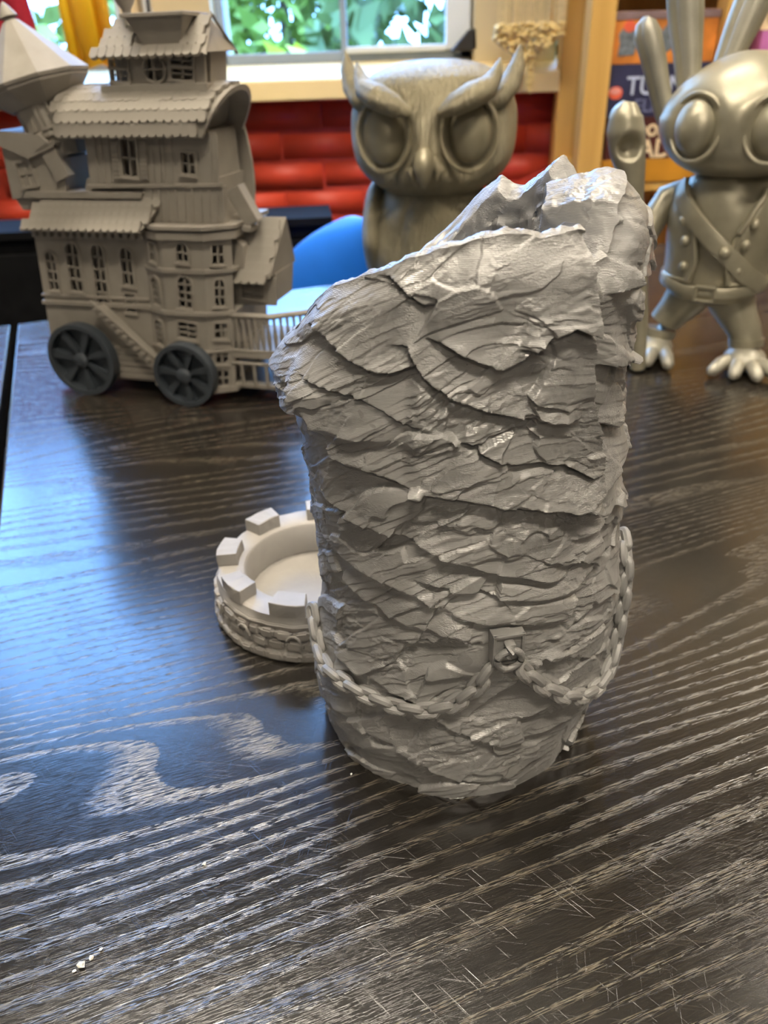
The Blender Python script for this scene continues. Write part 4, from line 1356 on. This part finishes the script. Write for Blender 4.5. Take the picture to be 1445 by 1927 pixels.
for i, v in enumerate(hd.v):                       # a real hollow pressed into the knob
    d = Vector(v) - hc; q = d - ax * d.dot(ax)
    k = (q.length / .0095) ** 2
    if d.dot(ax) < .012 and k < 4:
        hd.v[i] = tuple(Vector(v) + ax * (.013 * math.exp(-k ** 2)))
hd_o = rpart('staff_head', hd, 'rabbit', sf)
# ------------------------------------------------------------------ things of the room
# blue moulded chair behind the table
CH = empty('chair', (0.012, 1.47, FZ), math.radians(6))
tag(CH, 'bright blue moulded plastic chair tucked behind the owl figurine', 'chair')
def shell(name, rows, mat):
    m = MB(); n = len(rows[0])
    vs = [p for r in rows for p in r]
    m.add(vs, [(i * n + j, i * n + j + 1, (i + 1) * n + j + 1, (i + 1) * n + j) for i in range(len(rows) - 1) for j in range(n - 1)])
    o = m.build(name, mat, CH, smooth=True, angle=80)
    s = o.modifiers.new('thick', 'SOLIDIFY'); s.thickness = .008; s.offset = 0
    u = o.modifiers.new('smooth', 'SUBSURF'); u.levels = u.render_levels = 2
    return o
rows = []
for i in range(9):
    t = i / 8
    z = .50 + .312 * (1 - (1 - t) ** 1.25)
    hw = .240 * math.sqrt(max(0.0, 1 - max(0, (z - .60) / .219) ** 2.0)) if z > .60 else .240
    hw = max(hw, .05)
    rows.append([(hw * k / 6, -.135 - .045 * t + .075 * (k / 6) ** 2, z - .0 * abs(k)) for k in range(-6, 7)])
shell('backrest', rows, 'blue_plastic')
rows = []
for i in range(8):
    t = i / 7
    y = -.14 + .40 * t
    rows.append([(.205 * (1 - .12 * t) * k / 6, y, .455 - .02 * math.sin(math.pi * t) + .022 * (k / 6) ** 2 - .03 * max(0, t - .8) * 5 + .06 * max(0, .15 - t) * 6) for k in range(-6, 7)])
shell('seat', rows, 'blue_plastic')
for x, y in ((-.15, -.10), (.15, -.10), (-.15, .17), (.15, .17)):
    MB().tube([(x * .8, y * .8, .44), (x * 1.25, y * 1.35, .0)], .011, 10).build('leg', 'black_metal', CH)

# black low cabinet against the wall
CB = empty('low_cabinet', (-0.72, 1.98, FZ), math.radians(5))
tag(CB, 'low black cabinet standing against the red brick wall', 'cabinet')
zc = -FZ - .028
MB().span((-.60, -.20, 0), (.60, -.06, zc)).build('body', 'black_paint', CB, smooth=False, bevel=.004)
for k in (-1, 0, 1):
    d = MB().span((k * .395 - .19, -.213, .06), (k * .395 + .19, -.201, zc - .03)).build('door', 'black_paint', CB, smooth=False, bevel=.002)
    MB().span((k * .395 + .15, -.228, .38), (k * .395 + .16, -.213, .50)).build('handle', 'black_metal', d, smooth=False)
MB().span((-.61, -.215, zc), (.61, -.05, zc + .018)).build('top', 'black_paint', CB, smooth=False, bevel=.002)

# hanging cloths at the left
def cloth(name, x0, x1, y, z0, z1, folds, amp, mat, label, cat, skew=0.0, group=None):
    m = MB(); n = 48; k = 10; vs = []
    for i in range(k):
        t = i / (k - 1)
        for j in range(n):
            s = j / (n - 1)
            a = amp * (1 - .35 * t)
            vs.append((x0 + (x1 - x0) * s + skew * (1 - t) , y + a * math.sin(s * folds * 2 * math.pi + 1.1 * t) + .3 * a * math.sin(s * folds * 5.3), z0 + (z1 - z0) * t + .004 * math.sin(s * folds * 6.28)))
    m.add(vs, [(i * n + j, i * n + j + 1, (i + 1) * n + j + 1, (i + 1) * n + j) for i in range(k - 1) for j in range(n - 1)])
    o = m.build(name, mat, smooth=True, angle=80)
    s = o.modifiers.new('thick', 'SOLIDIFY'); s.thickness = .003
    return tag(o, label, cat, group)
cloth('hanging_cloth', -1.15, -.83, 2.17, .305, .78, 3, .022, 'red_cloth', 'deep red cloth hanging in front of the window', 'cloth', .05)
cloth('hanging_cloth', -1.20, -.905, 2.12, .315, .76, 3, .016, 'magenta_cloth', 'dark magenta cloth hanging over the red one', 'cloth', .02)
cloth('curtain', -.760, -.640, 2.235, .292, 2.3, 2, .016, 'yellow_cloth', 'yellow curtain drawn to the side of the window', 'curtain', .015)
cloth('curtain', .462, .50, 2.318, .330, 2.3, 1, .008, 'yellow_cloth', 'narrow yellow curtain beside the bookcase post', 'curtain', 0)

# string curtain gathered with gold beads, right of the window
SC = empty('string_curtain', (0.392, 2.19, .40))
tag(SC, 'cream string curtain gathered into a fringe of golden beads', 'string curtain')
m = MB()
for i in range(60):
    x = -.083 + .166 * i / 59
    y = random.uniform(-.012, .012)
    m.tube([(x, y, 1.9), (x + random.uniform(-.004, .004), y, -.05)], .0016, 5)
o = m.build('strings', 'string', SC); o['kind'] = 'stuff'
m = MB()
for i in range(420):
    a = random.random(); x = -.085 + .165 * a
    low = -.055 - .065 * (1 - abs(a - .45) * 1.7) - .012
    z = random.uniform(max(low, -.13), -.048)
    m.ball((x, random.uniform(-.016, .016), z), .0052, 8, 6)
for i in range(80):
    t = random.random()
    m.ball((.004 + random.uniform(-.008, .008), random.uniform(-.008, .008), -.115 - .078 * t), .0040, 7, 5)
o = m.build('bead_fringe', 'bead', SC); o['kind'] = 'stuff'
MB().tube([(-.09, 0, 1.9), (.09, 0, 1.9)], .008, 10).build('rod', 'pine', SC)

# pine bookcase
BC = empty('bookcase', (0.47, 2.0, FZ))
tag(BC, 'yellow pine bookcase with square posts and stacked game boxes', 'bookcase')
def bpart(name, a, b, mat='pine'):
    return MB().span(a, b).build(name, mat, BC, smooth=False, bevel=.003)
zt = 1.5 - FZ
for x in (0.012, 0.305, 0.60):
    bpart('post', (x, -.03, 0), (x + .056, .03, zt)); bpart('post', (x, .24, 0), (x + .056, .29, zt))
    for z in (.25, .74, 1.23, 1.75):
        bpart('side_rail', (x + .012, .03, z), (x + .044, .24, z + .05))
for z in (.22, .735, 1.175, 1.62):
    bpart('shelf', (.068, -.012, z), (.605, .28, z + .022))
bpart('back_panel', (.02, .292, .1), (.655, .298, zt))

def text(name, body, size, loc, mat, parent, rz=0.0, bold=0.0, sx=1.0, ext=.0004):
    c = bpy.data.curves.new(name, 'FONT'); c.body = body; c.size = size; c.extrude = ext; c.offset = bold
    o = bpy.data.objects.new(name, c); col.objects.link(o)
    dg = bpy.context.evaluated_depsgraph_get()
    me = bpy.data.meshes.new_from_object(o.evaluated_get(dg)); me.name = name
    bpy.data.objects.remove(o)
    me.materials.clear(); me.materials.append(M[mat])
    k = bpy.data.objects.new(name, me); col.objects.link(k); k.parent = parent
    k.location = loc; k.rotation_euler = (math.pi / 2, 0, rz); k.scale = (sx, 1, 1)
    return k
M['box_orange'] = simple('orange_print', (0.66, 0.22, 0.035), 0.45, var=0.5, scale=14, bmp=0)
M['box_lid'] = simple('mauve_print', (0.26, 0.17, 0.16), 0.4, var=.3, scale=20, bmp=0)
M['box_blue'] = simple('navy_print', (0.040, 0.040, 0.085), 0.35, var=.35, scale=8, bmp=0)
M['box_maroon'] = simple('maroon_print', (0.085, 0.022, 0.016), 0.4, var=.3, scale=9, bmp=0)
M['box_brown'] = simple('amber_print', (0.55, 0.24, 0.02), 0.4, var=.3, scale=9, bmp=0)
M['print_grey'] = simple('grey_print', (0.16, 0.18, 0.19), 0.5, var=.5, scale=90, bmp=0)
M['print_red'] = simple('red_print', (0.80, 0.13, 0.06), 0.5, var=.1, bmp=0)
M['print_pink'] = simple('pink_print', (0.85, 0.33, 0.26), 0.5, var=.1, bmp=0)
M['letter_blue'] = simple('pale_blue_print', (0.55, 0.60, 0.74), 0.5, var=.05, bmp=0)
M['letter_dim'] = simple('dim_blue_print', (0.17, 0.18, 0.30), 0.5, var=.05, bmp=0)
M['letter_cream'] = simple('cream_print', (0.86, 0.66, 0.40), 0.5, var=.08, bmp=0)
M['purple'] = simple('purple_print', (0.09, 0.055, 0.10), 0.45, var=.15, bmp=0)
M['magenta'] = simple('magenta_print', (0.62, 0.19, 0.47), 0.45, var=.08, bmp=0)
def game_box(loc, size, mat, label, lid=None, rz=0.0):
    r = empty('game_box', loc, rz)
    tag(r, label, 'game box', 'boxed games in the pine bookcase')
    w_, d_, h_ = size
    MB().span((0, 0, 0), (w_, d_, h_)).build('box', mat, r, smooth=False, bevel=.0015)
    if lid:
        MB().span((-.002, -.0015, h_ - .014), (w_ + .002, d_ + .002, h_ + .0015)).build('lid', lid, r, smooth=False, bevel=.0015)
    return r
sh = .735 + .022 + FZ                     # top of the shelf the stack stands on
bx = .545
# bottom to top: amber, maroon, navy, orange
b4 = game_box((bx, 1.985, sh), (.225, .22, .050), 'box_brown', 'amber game box at the bottom of the stack in the bookcase')
b3 = game_box((bx + .004, 1.987, sh + .0502), (.22, .22, .090), 'box_maroon', 'maroon game box with two rows of cream lettering')
text('lettering', 'Room', .052, (.034, -.001, .050), 'letter_cream', b3, 0, .0012, .95)
text('lettering', 'WADIN', .056, (.027, -.001, .004), 'letter_cream', b3, 0, .0014, .92)
b2 = game_box((bx - .004, 1.986, sh + .1404), (.23, .22, .106), 'box_blue', 'navy game box with pale lettering and a red oval badge')
text('lettering', 'TURN', .052, (.040, -.001, .046), 'letter_blue', b2, 0, .0006, .95)
text('lettering', 'ELI', .038, (.062, -.001, .010), 'letter_dim', b2, 0, .0004, 1.0)
bd = MB().prism([(.017 + .016 * math.cos(t), .050 + .013 * math.sin(t)) for t in np.linspace(0, 2 * math.pi, 28, endpoint=False)], -.001, .001).build('badge', 'print_red', b2, smooth=False)
MB().prism([(.016 + .013 * math.cos(t), .054 + .007 * math.sin(t)) for t in np.linspace(0, 2 * math.pi, 24, endpoint=False)], -.0016, .0).build('badge_band', 'print_pink', bd, smooth=False)
b1 = game_box((bx - .006, 1.984, sh + .2466), (.232, .22, .098), 'box_orange', 'orange illustrated game box on top of the stack', 'box_lid', .03)
MB().prism([(.014, .016), (.050, .018), (.054, .040), (.048, .062), (.040, .070), (.022, .070), (.012, .058), (.016, .038)], -.001, .001).build('printed_figure', 'print_grey', b1, smooth=False)
MB().prism([(.034 + .013 * math.cos(t), .072 + .011 * math.sin(t)) for t in np.linspace(0, 2 * math.pi, 18, endpoint=False)], -.0014, .0006).build('printed_head', 'print_red', b1, smooth=False)
MB().prism([(.085, .015), (.12, .018), (.15, .04), (.14, .078), (.118, .074), (.096, .05)], -.001, .001).build('printed_shape', 'print_grey', b1, smooth=False)
# right bay of the bookcase: purple box with a small pale bottle on it
b5 = game_box((.872, 1.99, sh), (.19, .20, .303), 'purple', 'dark purple box with a magenta corner panel')
MB().span((-.001, -.001, .262), (.026, .05, .3025)).build('printed_panel', 'magenta', b5, smooth=False)
m = MB().lathe([(.014, 0), (.013, .004), (.0075, .020), (.0065, .040), (.008, .055), (.015, .066), (.018, .080), (.016, .098), (.006, .104), (.0005, .105)], 24)
o = m.build('goblet', 'letter_cream'); o.location = (.893, 2.04, sh + .3045)
tag(o, 'small cream goblet on top of the purple box', 'goblet')

# crumbs on the table
for k, (x, y, s) in enumerate(((-.1226, .1683, 1.5), (-.1195, .1712, .9), (-.1248, .1664, .7), (-.1170, .1745, .6), (-.083, .2105, .8), (-.020, .2565, .55))):
    b = bmesh.new(); bmesh.ops.create_icosphere(b, subdivisions=1, radius=.0011 * s)
    for v in b.verts:
        v.co += Vector([random.uniform(-.0004, .0004) * s for _ in range(3)]); v.co.z *= .6
    zmin = min(v.co.z for v in b.verts)
    for v in b.verts:
        v.co.z -= zmin
    me = bpy.data.meshes.new('crumb'); b.to_mesh(me); b.free()
    o = put('crumb', me, 'crumb', None, (x, y, 0))
    tag(o, 'largest pale crumb lying on the black table' if k == 0 else 'tiny pale crumb lying on the black table', 'crumb', 'crumbs on the table')
